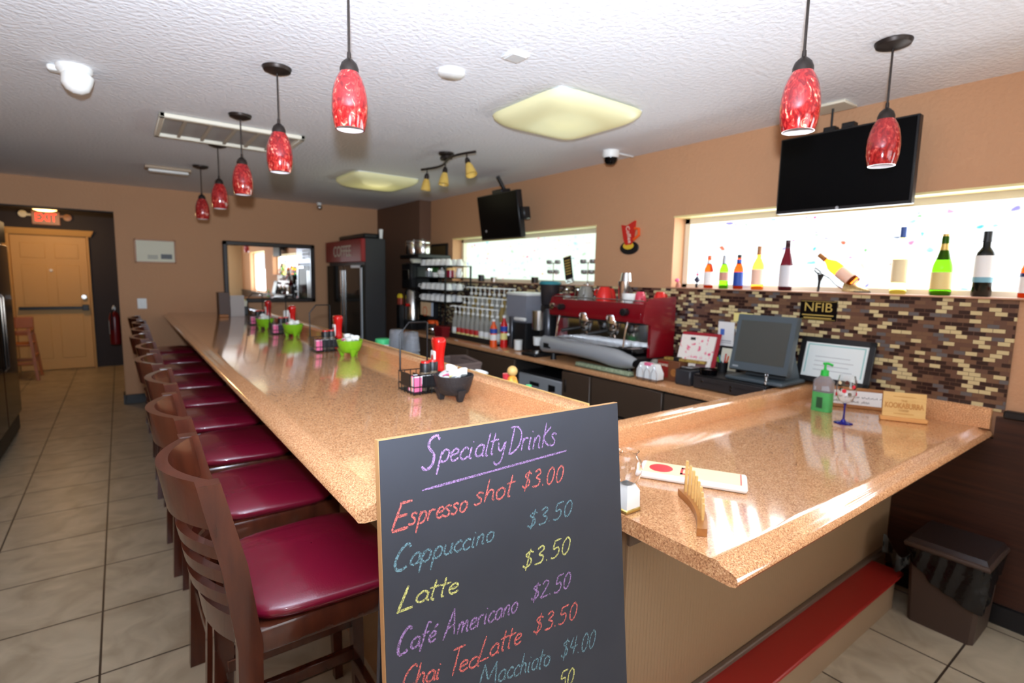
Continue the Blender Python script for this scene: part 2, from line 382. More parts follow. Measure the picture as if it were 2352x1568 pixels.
struct('trim_2', MB().box(3.175, XW-.001, -4.3, .56, .965, 1.0, .006), M_black, 'black chair rail on the wainscot')
struct('trim_3', MB().box(3.208, XW-.0005, .562, 1.37, .985, 1.497).box(3.208, XW-.0005, 1.37, 6.1, .9, 1.497), M_mosaic, 'brown and cream strip mosaic splashback')
struct('trim_4', MB().box(3.19, 3.37, .03, 2.45, 1.497, 1.506, .003), mat('tan_sill', (196, 150, 122), .45), 'tan sill under the bottle window')
struct('trim_5', MB().box(3.19, 3.37, 3.19, 5.6, 1.493, 1.501, .003), mat('tan_sill', (196, 150, 122), .45), 'tan sill under the far window')
struct('trim_6', MB().box(3.06, XW-.002, 6.14, 7.498, 0, 2.489), mat('brown_chase', (104, 74, 56), .7), 'brown boxed chase in the far corner')
struct('baseboard_right', MB().box(3.178, XW-.001, -4.3, .94, 0, .1, .006), M_black)
struct('baseboard_back', MB().box(-.02, 2.2, 7.478, 7.499, 0, .11, .005).box(-.04, -.021, 7.478, 7.7, 0, .11), M_black)
struct('trim_7', MB().box(-1.66, -.019, 7.49, 7.71, 2.178, 2.19), M_alcove, 'dark header lining of the alcove opening')

# door at the end of the alcove
d = thing('door_1', 'six panel tan exit door with black push bar', 'door', (0, 10.6, 0)); d['kind'] = 'structure'
D0, D1 = -1.262, -.395
mb = MB().box(D0, D1, 0, .045, .01, 2.03, .003)
for (a, b) in ((D0+.1, D0+.38), (D1-.38, D1-.1)):
    for (z0, z1) in ((.18, .85), (1.0, 1.6), (1.7, 1.92)): mb.box(a, b, -.006, .01, z0, z1, .005)
mb.build('door_slab', M_door, d)
MB().box(D0-.09, D0-.005, -.02, .04, 0, 2.04, .004).box(D1+.005, D1+.03, -.02, .04, 0, 2.04, .004).hull(
    [(x, y, z) for x, y, z in ((D0-.09, -.02, 2.04), (D1+.06, -.02, 2.04), (D0-.13, -.05, 2.13), (D1+.1, -.05, 2.13), (D0-.09, .04, 2.04), (D1+.06, .04, 2.04), (D0-.13, .04, 2.13), (D1+.1, .04, 2.13))]).build('door_casing', M_door, d)
MB().box(D0+.04, D1-.03, -.07, -.03, .93, .975, .006).box(D1-.1, D1-.02, -.08, .0, .91, 1.0, .006).build('push_bar', M_black, d)
MB().at(-.83, -.01, 1.52, PI/2).cyl(0, 0, -.01, .02, .02).build('peephole', M_white, d)
MB().at(D1-.07, -.02, 1.12, PI/2).cyl(0, 0, -.01, .03, .03).build('deadbolt', M_steel, d)

# ------------------------------------------------------------------ long bar
def bead_mat():
    m = mat('taupe_beadboard', (150, 122, 92), .5); nt, b = nodes(m)
    tc = nt.nodes.new('ShaderNodeTexCoord'); wv = nt.nodes.new('ShaderNodeTexWave'); wv.wave_type = 'BANDS'; wv.bands_direction = 'DIAGONAL'
    mp = nt.nodes.new('ShaderNodeMapping'); mp.inputs['Scale'].default_value = (8, 8, 0)
    r = nt.nodes.new('ShaderNodeValToRGB'); r.color_ramp.elements[0].position = 0; r.color_ramp.elements[1].position = .12
    u = nt.nodes.new('ShaderNodeBump'); u.inputs['Strength'].default_value = .5; u.inputs['Distance'].default_value = .004
    nt.links.new(tc.outputs['Object'], mp.inputs[0]); nt.links.new(mp.outputs[0], wv.inputs['Vector']); nt.links.new(wv.outputs['Fac'], r.inputs[0])
    nt.links.new(r.outputs[0], u.inputs['Height']); nt.links.new(u.outputs[0], b.inputs['Normal']); return m
M_bead = bead_mat()
def edge(e, s, zt):      # bar nose profile from the surface down to the underside; e = outer edge, s = +1 when the slab lies on the + side
    return [(e+s*.075, zt), (e+s*.062, zt+.003), (e+s*.052, zt+.001), (e+s*.044, zt-.007), (e+s*.03, zt-.01), (e+s*.014, zt-.013), (e+s*.003, zt-.022), (e, zt-.032), (e+s*.006, zt-.042), (e+s*.02, zt-.046)]
b = thing('bar_counter', 'long speckled tan bar counter running away beside the row of stools', 'bar counter', (0, 0, 0))
ZB = 1.05; E = edge(.386, 1, ZB)
mb = MB().prism(E+[(1.265, ZB-.046), (1.265, ZB)], 'y', 1.4, 7.485).prism(E+[(.93, ZB-.046), (.93, ZB)], 'y', 1.085, 1.4)
mb.prism([(.93, 1.085), (.95, 1.085), (1.265, 1.27), (1.265, 1.4), (.93, 1.4)], 'z', ZB-.046, ZB)
mb.build('countertop', M_granite, b)
mb = MB().prism([(1.212, ZB), (1.212, ZB+.058), (1.222, ZB+.07), (1.236, ZB+.074), (1.262, ZB+.076), (1.268, ZB+.07), (1.268, ZB)], 'y', 1.27, 7.485)
mb.build('backsplash_curb', M_granite, b)
MB().box(1.268, 1.274, 1.27, 7.485, ZB-.04, ZB+.077).build('curb_edging', M_yellowwood, b)
MB().box(.72, .78, 1.36, 7.485, 0, ZB-.046).build('front_panel', M_bead, b)
MB().box(.78, 1.25, 1.45, 7.485, .1, ZB-.047).build('cabinet_body', M_cab, b)
# lower counter
l = thing('lower_counter', 'lower speckled tan counter meeting the mosaic wall, taupe panel beneath', 'bar counter')
ZL = .906; E = edge(.59, 1, ZL)
MB().prism(E+[(1.43, ZL-.046), (1.43, ZL)], 'x', 1.082, 3.2075).build('countertop', M_granite, l)
MB().prism([(1.368, ZL), (1.368, ZL+.058), (1.376, ZL+.07), (1.388, ZL+.074), (1.432, ZL+.076), (1.438, ZL+.068), (1.438, ZL-.046), (1.43, ZL-.046), (1.43, ZL)], 'x', 1.276, 3.205).build('backsplash_curb', M_granite, l)
MB().prism([(3.205, ZL), (3.205, ZL+.094), (3.185, ZL+.096), (3.176, ZL+.09), (3.172, ZL+.07), (3.172, ZL)], 'y', .6, 1.366).build('end_curb', M_granite, l)
MB().box(1.13, 3.19, .95, 1.0, 0, ZL-.047).build('beadboard_panel', M_bead, l)
MB().box(1.12, 1.3, .935, .95, .8, ZL-.047, .003).box(1.13, 3.19, .93, .95, 0.165, .2, .004).build('panel_trim', mat('grey_brown_trim', (104, 86, 72), .5), l)
st = MB().box(1.12, 2.93, .82, .93, 0, .165).build('step_riser', M_taupe, l)
MB().box(1.1, 2.96, .795, .945, .165, .183, .004).build('foot_step', M_redpaint, l, 'red painted step top')

# ------------------------------------------------------------------ back counter with its cabinets
w = thing('back_counter', 'speckled tan worktop under the windows carrying the espresso machine', 'counter')
MB().prism([(3.206, .86), (3.206, .9), (2.712, .9), (2.702, .895), (2.699, .88), (2.702, .865), (2.712, .86)], 'y', 1.45, 6.05).build('worktop', M_granite, w)
def cabinet(y0, y1, label, drawer=True):
    c = thing('base_cabinet', label, 'cabinet', (2.73, (y0+y1)/2, 0), 0, 'base cabinets under the back counter'); h = (y1-y0)/2-.002
    MB().box(0, .46, -h, h, .09, .858).box(.05, .46, -h, h, 0, .09).build('body', M_cabin, c)
    zt = .6 if drawer else .845
    dr = MB().box(-.02, .0, -h+.006, h-.006, .1, zt, .004).build('door', M_cab, c)
    MB().box(-.028, -.02, h-.06, h-.04, zt-.16, zt-.06, .002).build('handle', M_bronze, dr)
    if drawer:
        dd = MB().box(-.02, .0, -h+.006, h-.006, .62, .85, .004).build('drawer', M_cab, c)
    return c
cabinet(1.452, 2.06, 'dark brown cabinet below the cash drawer')
cabinet(2.06, 2.7, 'dark brown cabinet below the napkin holder')
cabinet(2.7, 3.02, 'narrow dark cabinet beside the silver appliance', False)
cabinet(3.62, 4.4, 'dark cabinet below the grinders, left of the appliance gap', False)
cabinet(4.4, 5.2, 'dark cabinet below the syrup bottles', False)
cabinet(5.2, 6.04, 'dark cabinet at the far end below the cup rack', False)
a = thing('undercounter_appliance', 'silver fronted undercounter appliance in the gap between dark cabinets', 'appliance', (2.74, 3.32, 0))
MB().box(.02, .44, -.285, .285, 0, .76, .008).build('body', M_black, a)
MB().box(0, .02, -.285, .285, .5, .745, .008).build('control_panel', M_gray, a)
MB().box(-.004, .0, -.2, -.12, .63, .7).build('display', M_black, a); MB().box(-.004, 0, .0, .12, .66, .69).build('button_row', M_black, a)
MB().box(0, .02, -.285, .285, .08, .49, .008).build('appliance_door', M_blackgloss, a)
u = thing('prep_counter', 'low steel worktop hidden behind the long bar curb', 'counter')
MB().box(1.285, 1.9, 1.5, 5.9, .80, .84, .004).build('worktop', M_steel, u)
MB().box(1.285, 1.85, 1.5, 5.9, 0, .8).build('body', M_cab, u)

# ------------------------------------------------------------------ bar stools
def crv(y, z, x0, bow): return x0-bow*(1-(y/.2)**2)
def make_stool():
    t = thing('bar_stool', '', 'bar stool', (0, 0, 0), 0, 'bar stools along the long bar')
    A, B = .215, .228
    def cushion(u, v):
        an = 2*PI*u; n = 4.5; ca, sa = math.cos(an), math.sin(an)
        k = (abs(ca)**n+abs(sa)**n)**(-1/n)
        if v < .25: q = v/.25; rr = .93+.07*math.sin(q*PI/2); z = .728+.022*q
        else: q = (v-.25)/.75; rr = max(math.cos(q*PI/2), .002)**.8; z = .75+.045*math.sin(q*PI/2)
        y = B*k*sa*rr; x = A*k*ca*rr
        return (x, y*(1+.06*x/A), z)
    c = MB().grid(cushion, 48, 16, True); c.build('seat', M_vinyl, t, ang=80)
    MB().box(-.205, .215, -.215, .215, .66, .727, .012, 2).build('seat_frame', M_cherry, t)
    for sy in (-1, 1):
        # rear post and leg in one bent piece
        pts = [(-.225, 0), (-.205, .45), (-.2, .7), (-.225, .9), (-.265, 1.1)]
        pf = [(x-.026, z) for x, z in pts]; pb = [(x+.026 if z < 1 else x+.02, z) for x, z in pts]
        y = sy*.208
        MB().prism(pf+pb[::-1], 'y', y-.019, y+.019).build('rear_leg', M_cherry, t)
        MB().hull([(x, yy, z) for (z, xa, s) in ((.66, .185, .022), (0, .2, .015)) for x in (xa-s, xa+s) for yy in (sy*.19-s, sy*.19+s)]).build('front_leg', M_cherry, t)
    def slat(z0, z1, x0, bow, th):
        m = MB(); N = 14; vs = []; fs = []
        for i in range(N+1):
            y = -.2+.4*i/N; xc0 = crv(y, z0, x0(z0), bow); xc1 = crv(y, z1, x0(z1), bow)
            vs += [(xc0-th/2, y, z0), (xc0+th/2, y, z0), (xc1+th/2, y, z1), (xc1-th/2, y, z1)]
        for i in range(N):
            for k in range(4): a, b_ = i*4+k, i*4+(k+1) % 4; fs.append((a, b_, b_+4, a+4))
        fs += [(3, 2, 1, 0), (N*4, N*4+1, N*4+2, N*4+3)]
        return m.add(vs, fs)
    px = lambda z: -.2-.065*max(0, (z-.7)/.4)
    slat(.985, 1.098, px, .075, .026).build('top_rail', M_cherry, t)
    for z in (.925, .865, .805): slat(z-.016, z+.016, px, .07, .02).build('back_slat', M_cherry, t)
    slat(.69, .765, px, .06, .022).build('lower_rail', M_cherry, t)
    for (z, xx) in ((.26, None), (.38, None)):
        for sy in (-1, 1): MB().box(-.2, .19, sy*.195-.012, sy*.195+.012, z-.02, z+.02, .003).build('side_stretcher', M_cherry, t)
    MB().box(.175, .2, -.185, .185, .2, .245, .004).build('foot_rest', M_cherry, t)
    MB().box(-.225, -.2, -.2, .2, .3, .335, .004).build('back_stretcher', M_cherry, t)
    return t
st0 = make_stool()
ORD = ['nearest the chalkboard', 'second from the chalkboard', 'third from the chalkboard', 'fourth from the chalkboard', 'fifth from the chalkboard', 'sixth from the chalkboard', 'seventh from the chalkboard', 'eighth from the chalkboard', 'farthest from the chalkboard']
SY = [1.47, 2.09, 2.69, 3.27, 3.84, 4.42, 5.0, 5.62, 6.24]
for i, y in enumerate(SY):
    o = st0 if i == 0 else dup(st0)
    o.location = (.395+.008*((i*37) % 5-2)*(i > 0), y, 0); o.rotation_euler.z = [0, .02, -.02, .01, 0, -.015, .02, 0, .01][i]
    o['label'] = 'cherry wood bar stool with burgundy seat, '+ORD[i]+' along the long bar'

# ------------------------------------------------------------------ chalkboard sign
R = Vector((.99533, .0871758, -.0414653)); U = Vector((.0297928, .1311694, .9909122)); N = R.cross(U)
bd = thing('chalkboard_sign', 'tall chalkboard drinks menu sign with coloured chalk prices at the bar end', 'sign')
mw = Matrix((R, -N, U)).transposed().to_4x4(); mw.translation = (.315153, .775201, 1.289514); bd.matrix_world = mw
BW, BH = .61, 1.255
MB().box(0, BW, .0, .0008, -BH, 0, 0).box(.0, BW, .0002, .0125, -BH, 0, .002).build('board_panel', M_board, bd)
MB().box(-.0012, .0, .001, .0125, -BH, .0).box(BW, BW+.0012, .001, .0125, -BH, 0).box(-.0012, BW+.0012, .001, .0125, 0, .0014).build('board_edge', M_boardedge, bd, 'raw tan board edge')
MB().hull([(x, y, z) for (z, ya) in ((-.01, .016), (-1.2, .16)) for x in (.02, BW-.02) for y in (ya, ya+.01)]).build('rear_panel', M_board, bd)
G = {
 'a': (.45, [[(.4, .42), (.25, .5), (.08, .35), (.06, .12), (.2, 0), (.36, .12), (.4, .45)], [(.4, .45), (.38, .1), (.46, 0)]]),
 'c': (.38, [[(.36, .4), (.24, .5), (.08, .34), (.06, .14), (.2, 0), (.38, .1)]]),
 'e': (.38, [[(.06, .24), (.3, .3), (.32, .44), (.2, .5), (.07, .34), (.07, .12), (.2, 0), (.38, .1)]]),
 'f': (.36, [[(.4, .95), (.28, 1), (.2, .8), (.16, .3), (.08, -.3)], [(.02, .5), (.36, .54)]]),
 'h': (.44, [[(.12, 1), (.06, 0)], [(.07, .2), (.2, .48), (.34, .4), (.34, .1), (.42, 0)]]),
 'i': (.22, [[(.1, .48), (.07, .05), (.17, 0)], [(.12, .68), (.14, .72)]]),
 'k': (.46, [[(.12, 1), (.08, 0)], [(.42, .78), (.1, .38), (.43, 0)]]),
 'l': (.22, [[(.14, 1), (.07, .1), (.18, 0)]]),
 'm': (.62, [[(.06, .48), (.04, 0)], [(.05, .25), (.18, .5), (.26, .4), (.25, 0)], [(.26, .25), (.4, .5), (.48, .4), (.48, .08), (.57, 0)]]),
 'n': (.44, [[(.06, .48), (.05, 0)], [(.05, .22), (.2, .5), (.32, .42), (.32, .08), (.41, 0)]]),
 'o': (.44, [[(.22, .5), (.06, .35), (.08, .08), (.22, 0), (.36, .15), (.36, .38), (.22, .5)]]),
 'p': (.43, [[(.08, .5), (.03, -.45)], [(.07, .3), (.2, .5), (.36, .4), (.34, .12), (.2, 0), (.07, .08)]]),
 'r': (.34, [[(.06, .48), (.05, 0)], [(.05, .25), (.16, .46), (.32, .44)]]),
 's': (.36, [[(.32, .42), (.2, .5), (.08, .4), (.26, .2), (.24, .04), (.1, 0), (.02, .08)]]),
 't': (.32, [[(.17, .95), (.1, .1), (.2, 0)], [(0, .58), (.36, .63)]]),
 'u': (.44, [[(.06, .48), (.06, .12), (.18, 0), (.32, .14), (.36, .48)], [(.36, .48), (.34, .08), (.43, 0)]]),
 'y': (.44, [[(.06, .5), (.1, .2), (.24, .12), (.36, .48)], [(.38, .5), (.3, -.3), (.1, -.5), (-.06, -.34)]]),
 'S': (.6, [[(.55, .85), (.4, 1), (.15, .88), (.16, .66), (.42, .42), (.42, .12), (.2, 0), (0, .12)]]),
 'C': (.6, [[(.55, .86), (.42, 1), (.2, .8), (.06, .4), (.12, .08), (.32, 0), (.54, .12)]]),
 'E': (.55, [[(.5, 1), (.12, .96)], [(.14, .96), (0, 0)], [(.08, .52), (.4, .56)], [(0, 0), (.5, .07)]]),
 'L': (.5, [[(.2, 1), (0, 0)], [(0, 0), (.48, .09)]]),
 'D': (.62, [[(.14, 1), (.08, 0)], [(-.05, 1), (.3, .98), (.52, .7), (.48, .25), (.2, 0), (.02, .02)]]),
 'A': (.6, [[(0, 0), (.32, 1)], [(.32, 1), (.52, 0)], [(.08, .36), (.48, .4)]]),
 'M': (.76, [[(0, 0), (.14, .95)], [(.14, .95), (.34, .3)], [(.34, .3), (.6, .98)], [(.6, .98), (.68, 0)]]),
 'T': (.6, [[(0, .92), (.64, 1)], [(.34, .95), (.2, 0)]]),
 '$': (.54, [[(.44, .8), (.28, .9), (.12, .74), (.36, .46), (.36, .2), (.18, .08), (.03, .22)], [(.3, 1.06), (.2, -.1)]]),
 '3': (.48, [[(.08, .86), (.26, .98), (.38, .78), (.18, .54), (.38, .36), (.32, .06), (.03, .04)]]),
 '0': (.5, [[(.25, 1), (.08, .7), (.08, .2), (.22, 0), (.38, .25), (.4, .75), (.25, 1)]]),
 '.': (.24, [[(.06, .02), (.1, .06)]]),
 '5': (.5, [[(.46, 1), (.14, .95)], [(.14, .95), (.1, .55), (.32, .55), (.38, .25), (.22, 0), (.02, .06)]]),
 '2': (.48, [[(.06, .8), (.2, .98), (.38, .8), (.2, .35), (.02, .02)], [(.02, .02), (.44, .06)]]),
 '4': (.48, [[(.14, .95), (.04, .42), (.46, .46)], [(.36, .98), (.26, 0)]]),
}
G['é'] = (G['e'][0], G['e'][1]+[[(.2, .62), (.36, .82)]])
def smooth(p):
    if len(p) < 3: return [tuple(p[0][k]+(p[-1][k]-p[0][k])*i/4 for k in (0, 1)) for i in range(5)]
    out = []
    q = [p[0]]+list(p)+[p[-1]]
    for i in range(1, len(q)-2):
        for j in range(6):
            t = j/6; a, b_, c, d_ = q[i-1], q[i], q[i+1], q[i+2]
            out.append(tuple(.5*(2*b_[k]+(c[k]-a[k])*t+(2*a[k]-5*b_[k]+4*c[k]-d_[k])*t*t+(3*b_[k]-a[k]-3*c[k]+d_[k])*t**3) for k in (0, 1)))
    return out+[p[-1]]
rc = random.Random(3)
def ribbon(mb, P, wd):
    vs = []; fs = []; n = len(P)
    for i in range(n):
        a, b_ = P[max(i-1, 0)], P[min(i+1, n-1)]; dx, dz = b_[0]-a[0], b_[1]-a[1]; L = math.hypot(dx, dz) or 1
        w_ = wd*(.8+.4*rc.random())/2*(.6 if i in (0, n-1) else 1); nx, nz = -dz/L*w_, dx/L*w_
        vs += [(P[i][0]+nx, -.0007, P[i][1]+nz), (P[i][0]-nx, -.0007, P[i][1]-nz)]
    for i in range(n-1): fs.append((2*i, 2*i+1, 2*i+3, 2*i+2))
    mb.add(vs, fs)
def write(mb, s, u0, v0, u1, v1, cap, wd=.0034, shear=.45):
    tot = sum(G[c][0] for c in s); L = math.hypot(u1-u0, v1-v0); ex = ((u1-u0)/L, (v1-v0)/L); k = L/tot; x = 0
    for ch in s:
        g = G[ch]
        for st_ in g[1]:
            P = []
            jx, jy = rc.uniform(-.02, .02), rc.uniform(-.03, .03)
            for (px_, py_) in smooth(st_):
                a = (x+px_+jx)*k+(py_)*cap*shear*.6; c = (py_+jy)*cap
                P.append((u0+ex[0]*a-ex[1]*c*0, v0+ex[1]*a+c))
            ribbon(mb, P, wd)
        x += g[0]
RUNS = [('S', .0746, -.0605, .1039, -.0612, .0555, 0), ('pecialty', .108, -.054, .2608, -.0595, .0411, 0), ('Drinks', .2654, -.062, .3978, -.0661, .0493, 0), ('E', .0163, -.1476, .0483, -.1499, .0441, 1), ('spresso', .0468, -.1449, .1672, -.1488, .0361, 1), ('shot', .18, -.1418, .2759, -.1457, .0415, 1), ('$3.00', .2979, -.1396, .4163, -.1448, .0341, 1), ('C', .0157, -.2097, .0442, -.2139, .0411, 2), ('appuccino', .0443, -.2109, .2265, -.2179, .0359, 2), ('$3.50', .3067, -.2178, .4414, -.2208, .0324, 2), ('L', .0215, -.2783, .0503, -.2826, .0411, 3), ('atte', .0541, -.2748, .1414, -.2859, .0331, 3), ('$3.50', .2909, -.2929, .4317, -.297, .0337, 3), ('C', .0157, -.3472, .0392, -.3494, .0408, 0), ('afé', .041, -.3457, .0927, -.3495, .0327, 0), ('A', .1074, -.3569, .1347, -.3547, .0438, 0), ('mericano', .1345, -.3579, .2779, -.3673, .0366, 0), ('$2.50', .31, -.3625, .4281, -.3703, .0323, 0), ('Chai', .0236, -.4025, .0976, -.4159, .0336, 1), ('T', .1163, -.4226, .1397, -.4264, .0455, 1), ('ea', .1359, -.4231, .1805, -.4309, .035, 1), ('L', .1809, -.4227, .2043, -.4274, .0411, 1), ('atte', .2044, -.4241, .2847, -.4306, .0367, 1), ('$3.50', .3145, -.4279, .445, -.4411, .0341, 1), ('M', .1788, -.4718, .2219, -.4811, .0426, 2), ('acchiato', .222, -.4777, .3602, -.5057, .0387, 2), ('$4.00', .3901, -.5069, .5018, -.5252, .0374, 2), ('50', .3818, -.5643, .4294, -.5742, .0335, 3)]
CN = ['violet chalk', 'coral chalk', 'teal chalk', 'yellow chalk']
for i, r_ in enumerate(RUNS):
    mb = MB(); write(mb, *r_[:6], wd=.0048 if i in (0, 3, 7, 10, 13) else .0036); mb.build('chalk_lettering', CHALK[r_[6]], bd, CN[r_[6]])
mb = MB(); ribbon(mb, [(.0751+.3557*i/12, -.0932+.0103*i/12) for i in range(13)], .004); mb.build('chalk_underline', CHALK[0], bd, 'violet chalk underline')

# ------------------------------------------------------------------ pendant lamps
def make_pendant():
    t = thing('pendant_lamp', '', 'pendant lamp', (0, 0, 0), 0, 'red glass pendants')
    MB().lathe([(.0001, 2.462), (.03, 2.464), (.058, 2.474), (.064, 2.486), (.064, 2.4895), (.0001, 2.4895)], 32).build('canopy', M_bronze, t)
    MB().tube([(0, 0, 2.465), (0, 0, 2.25)], .0042).build('rod', M_bronze, t)
    MB().lathe([(.0001, 2.262), (.006, 2.262), (.007, 2.243), (.012, 2.24), (.024, 2.228), (.03, 2.212), (.0305, 2.196), (.0001, 2.196)], 24).build('socket_cap', M_bronze, t)
    prof = [(.03, 2.2), (.041, 2.18), (.05, 2.155), (.0555, 2.125), (.0575, 2.095), (.056, 2.065), (.0515, 2.04), (.0465, 2.022)]
    MB().lathe(prof+[(r-.003, z) for r, z in prof[::-1]], 32, False).build('glass_shade', M_pend, t)
    MB().lathe([(r-.0035, z) for r, z in prof], 32, False).build('shade_lining', mat('white_glass_lining', (236, 226, 226), .3), t)
    MB().ball(0, 0, 2.1, .02).build('bulb', mat('off_bulb', (238, 232, 220), .3), t)
    return t
p0 = make_pendant()
PEN = [(.636, 1.78, 'nearest of five in the row over the long bar'), (.636, 2.73, 'second in the row over the long bar'), (.636, 3.665, 'third in the row over the long bar'), (.636, 4.59, 'fourth in the row over the long bar'), (.636, 5.63, 'farthest in the row over the long bar'), (1.735, .865, 'over the lower counter left of the large television'), (2.47, .89, 'over the lower counter in front of the large television')]
for i, (x, y, s) in enumerate(PEN):
    o = p0 if i == 0 else dup(p0)
    o.location = (x, y, 0); o.rotation_euler.z = i*1.7; o['label'] = 'red flecked glass pendant lamp, '+s
    # each lamp's glass has its own fleck pattern through its own object space

# ------------------------------------------------------------------ ceiling fittings
ZC = 2.4895
t = thing('dome_camera', 'white dome security camera on the ceiling left of the framed grille', 'security camera', (-.12, 3.34, ZC), 0)
MB().lathe([(.07, 0), (.07, -.02), (.062, -.03), (.055, -.04)], 24).build('base', M_white, t)
MB().at(.01, -.01, -.05, 0, .25).lathe([(.06, .02), (.06, -.01), (.054, -.045), (.03, -.068), (.0001, -.074)], 24).build('housing', M_white, t)
MB().at(.02, -.05, -.055).ball(0, 0, 0, .014).build('lens', M_blackgloss, t)
MB().box(-.1, -.05, .0, .05, -.03, -.001, .008).build('cable_gland', M_white, t)
t = thing('dome_camera', 'white camera with black dome on the ceiling near the right wall', 'security camera', (2.96, 2.83, ZC), 0)
MB().lathe([(.062, 0), (.062, -.035), (.055, -.05)], 24).build('base', M_white, t)
MB().lathe([(.05, -.045), (.046, -.075), (.03, -.095), (.0001, -.102)], 24).build('dome', M_blackgloss, t)
MB().box(.05, .24, -.01, .01, -.012, -.001, .003).build('cable_cover', M_white, t)
t = thing('dome_camera', 'tiny camera in the corner of back wall and ceiling', 'security camera', (2.2, 7.38, ZC), 0)
MB().lathe([(.03, 0), (.03, -.03), (.02, -.04)], 16).build('base', M_white, t)
MB().at(0, -.01, -.06).ball(0, 0, 0, .035).build('dome', M_steel, t)
t = thing('ceiling_vent', 'long white framed ceiling grille with five cells beyond the pendants', 'vent', (.66, 4.2, ZC))
mb = MB()
for (a, b_, c, d_) in ((-.42, .42, -.3, -.255), (-.42, .42, .27, .3), (-.42, -.39, -.3, .3), (.39, .42, -.3, .3)): mb.box(a, b_, c, d_, -.028, -.001, .004)
mb.build('frame', mat('ivory_metal', (224, 218, 200), .45), t)
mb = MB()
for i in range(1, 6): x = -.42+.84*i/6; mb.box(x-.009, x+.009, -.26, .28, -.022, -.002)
mb.build('cross_bars', mat('ivory_metal_shade', (190, 180, 162), .5), t)  # darker copy of the frame's ivory, shade put into the colour
MB().box(-.4, .4, -.28, .28, -.006, -.001).build('filter', mat('grille_filter', (178, 176, 172), .8), t)
t = thing('ceiling_light', 'slim white strip light on the ceiling beyond the grille', 'ceiling light', (.41, 5.93, ZC))
MB().box(-.18, .18, -.07, .07, -.03, -.001, .006).build('housing', mat('beige_metal', (168, 146, 122), .5), t)
MB().box(-.155, .16, -.06, .05, -.055, -.03, .015, 2).build('diffuser', M_white, t)
t = thing('ceiling_speaker', 'round white ceiling disc between the pendants and square plate', 'speaker', (1.285, 2.255, ZC))
MB().lathe([(.062, 0), (.062, -.012), (.052, -.02), (.0001, -.021)], 32).build('cover', M_white, t)
t = thing('ceiling_plate', 'small square white plate on the ceiling', 'vent', (1.405, 1.92, ZC))
MB().box(-.045, .045, -.045, .045, -.012, -.001, .004).build('plate', M_white, t)
MB().box(-.034, .034, -.034, .034, -.015, -.012).build('grille', mat('pale_grille', (200, 200, 198), .6), t)
def panel(x, y, lb):
    t = thing('ceiling_light', lb, 'ceiling light', (x, y, ZC), 0, 'cloud shaped ceiling lights')
    def fn(u, v):
        a = 2*PI*u; ca, sa = math.cos(a), math.sin(a); n = 7; k = (abs(ca)**n+abs(sa)**n)**(-1/n); r = 1-v**1.5*.999
        return (.33*k*ca*r, .33*k*sa*r, -.012-.07*math.sin(min(1, v*1.6)*PI/2)**.8)
    MB().grid(fn, 64, 12, True).build('diffuser', mat('yellowed_acrylic', (226, 222, 180), .35, emis=.12, ecol=(240, 235, 150)), t)
    MB().box(-.3, .3, -.3, .3, -.013, -.001, .003).build('base_plate', M_white, t)
panel(2.09, 2.36, 'large puffy square ceiling light, yellowed, nearer the camera')
panel(2.09, 5.12, 'puffy square ceiling light farther back with a dark stained corner')
point('near_ceiling_tube', (2.09, 2.36, 2.3), .5, (1, .93, .55), .2); point('far_ceiling_tube', (2.09, 5.12, 2.3), 1.6, (1, .93, .55), .2)
t = thing('track_light', 'bronze S curved track light with three amber glass heads', 'track light', (2.07, 3.7, ZC))
MB().lathe([(.06, 0), (.06, -.012), (.04, -.024), (.0001, -.024)], 24).build('canopy', M_bronze, t)
MB().box(-.03, .03, -.05, .05, -.05, -.02, .006).tube([(0, 0, -.03), (0, 0, -.062)], .008).build('stem', M_bronze, t)
MB().tube([(.05*math.sin(PI*s), .42*s, -.062) for s in [i/12-1 for i in range(25)]], .009).build('curved_bar', M_bronze, t)
M_amber = mat('amber_glass', (226, 196, 110), .3, trans=.15, noise=(18, (206, 160, 60), .7))
for k, (s, tx, ty) in enumerate(((.86, .1, .1), (.1, .35, -.1), (-.82, -.1, -.45))):
    x0, y0 = .05*math.sin(PI*s), .42*s
    hd = MB().tube([(x0, y0, -.062), (x0, y0, -.11)], .005).at(x0, y0, -.1, ty*1.0, tx*.5).lathe([(.0001, .004), (.013, 0), (.02, -.02), (.02, -.045), (.0001, -.045)], 20).build('lamp_head', M_bronze, t)
    pr = [(.019, -.042), (.026, -.06), (.034, -.09), (.04, -.125), (.042, -.135)]
    MB().at(x0, y0, -.1, ty*1.0, tx*.5).lathe(pr+[(r-.003, z) for r, z in pr[::-1]], 24, False).build('glass_shade', M_amber, hd)

# ------------------------------------------------------------------ televisions
t = thing('television', 'large black flat television over the bottle window', 'television', (3.04, 1.28, 2.145))
MB().box(0, .045, -.325, .325, -.205, .205, .004).build('casing', M_black, t)
MB().box(-.002, .0, -.315, .315, -.19, .196).build('screen', M_tv, t)
MB().at(-.002, -.0, -.197, 0, PI/2).cyl(0, 0, -.001, .001, .008).build('badge', M_gray, t)
MB().tube([(.06, .09, .1), (.06, .09, .33)], .006).box(.035, .085, .06, .12, .19, .235, .003).box(.035, .085, -.03, .03, .195, .24, .003).build('wall_bracket', M_black, t)
MB().box(.045, .178, -.1, .1, -.05, .05, .004).build('bracket_arm', M_black, t)
MB().box(-.02, .13, .0, .18, .33, .344, .004).build('ceiling_plate', M_trimw, t)
t = thing('television', 'smaller black television tilted down, at the far window', 'television', (2.9, 4.19, 2.125), rot=(0, math.radians(-9), math.radians(0)))
MB().box(0, .06, -.325, .325, -.215, .205, .005).build('casing', M_black, t)
MB().box(-.002, .0, -.315, .315, -.2, .196).build('screen', M_tv, t)
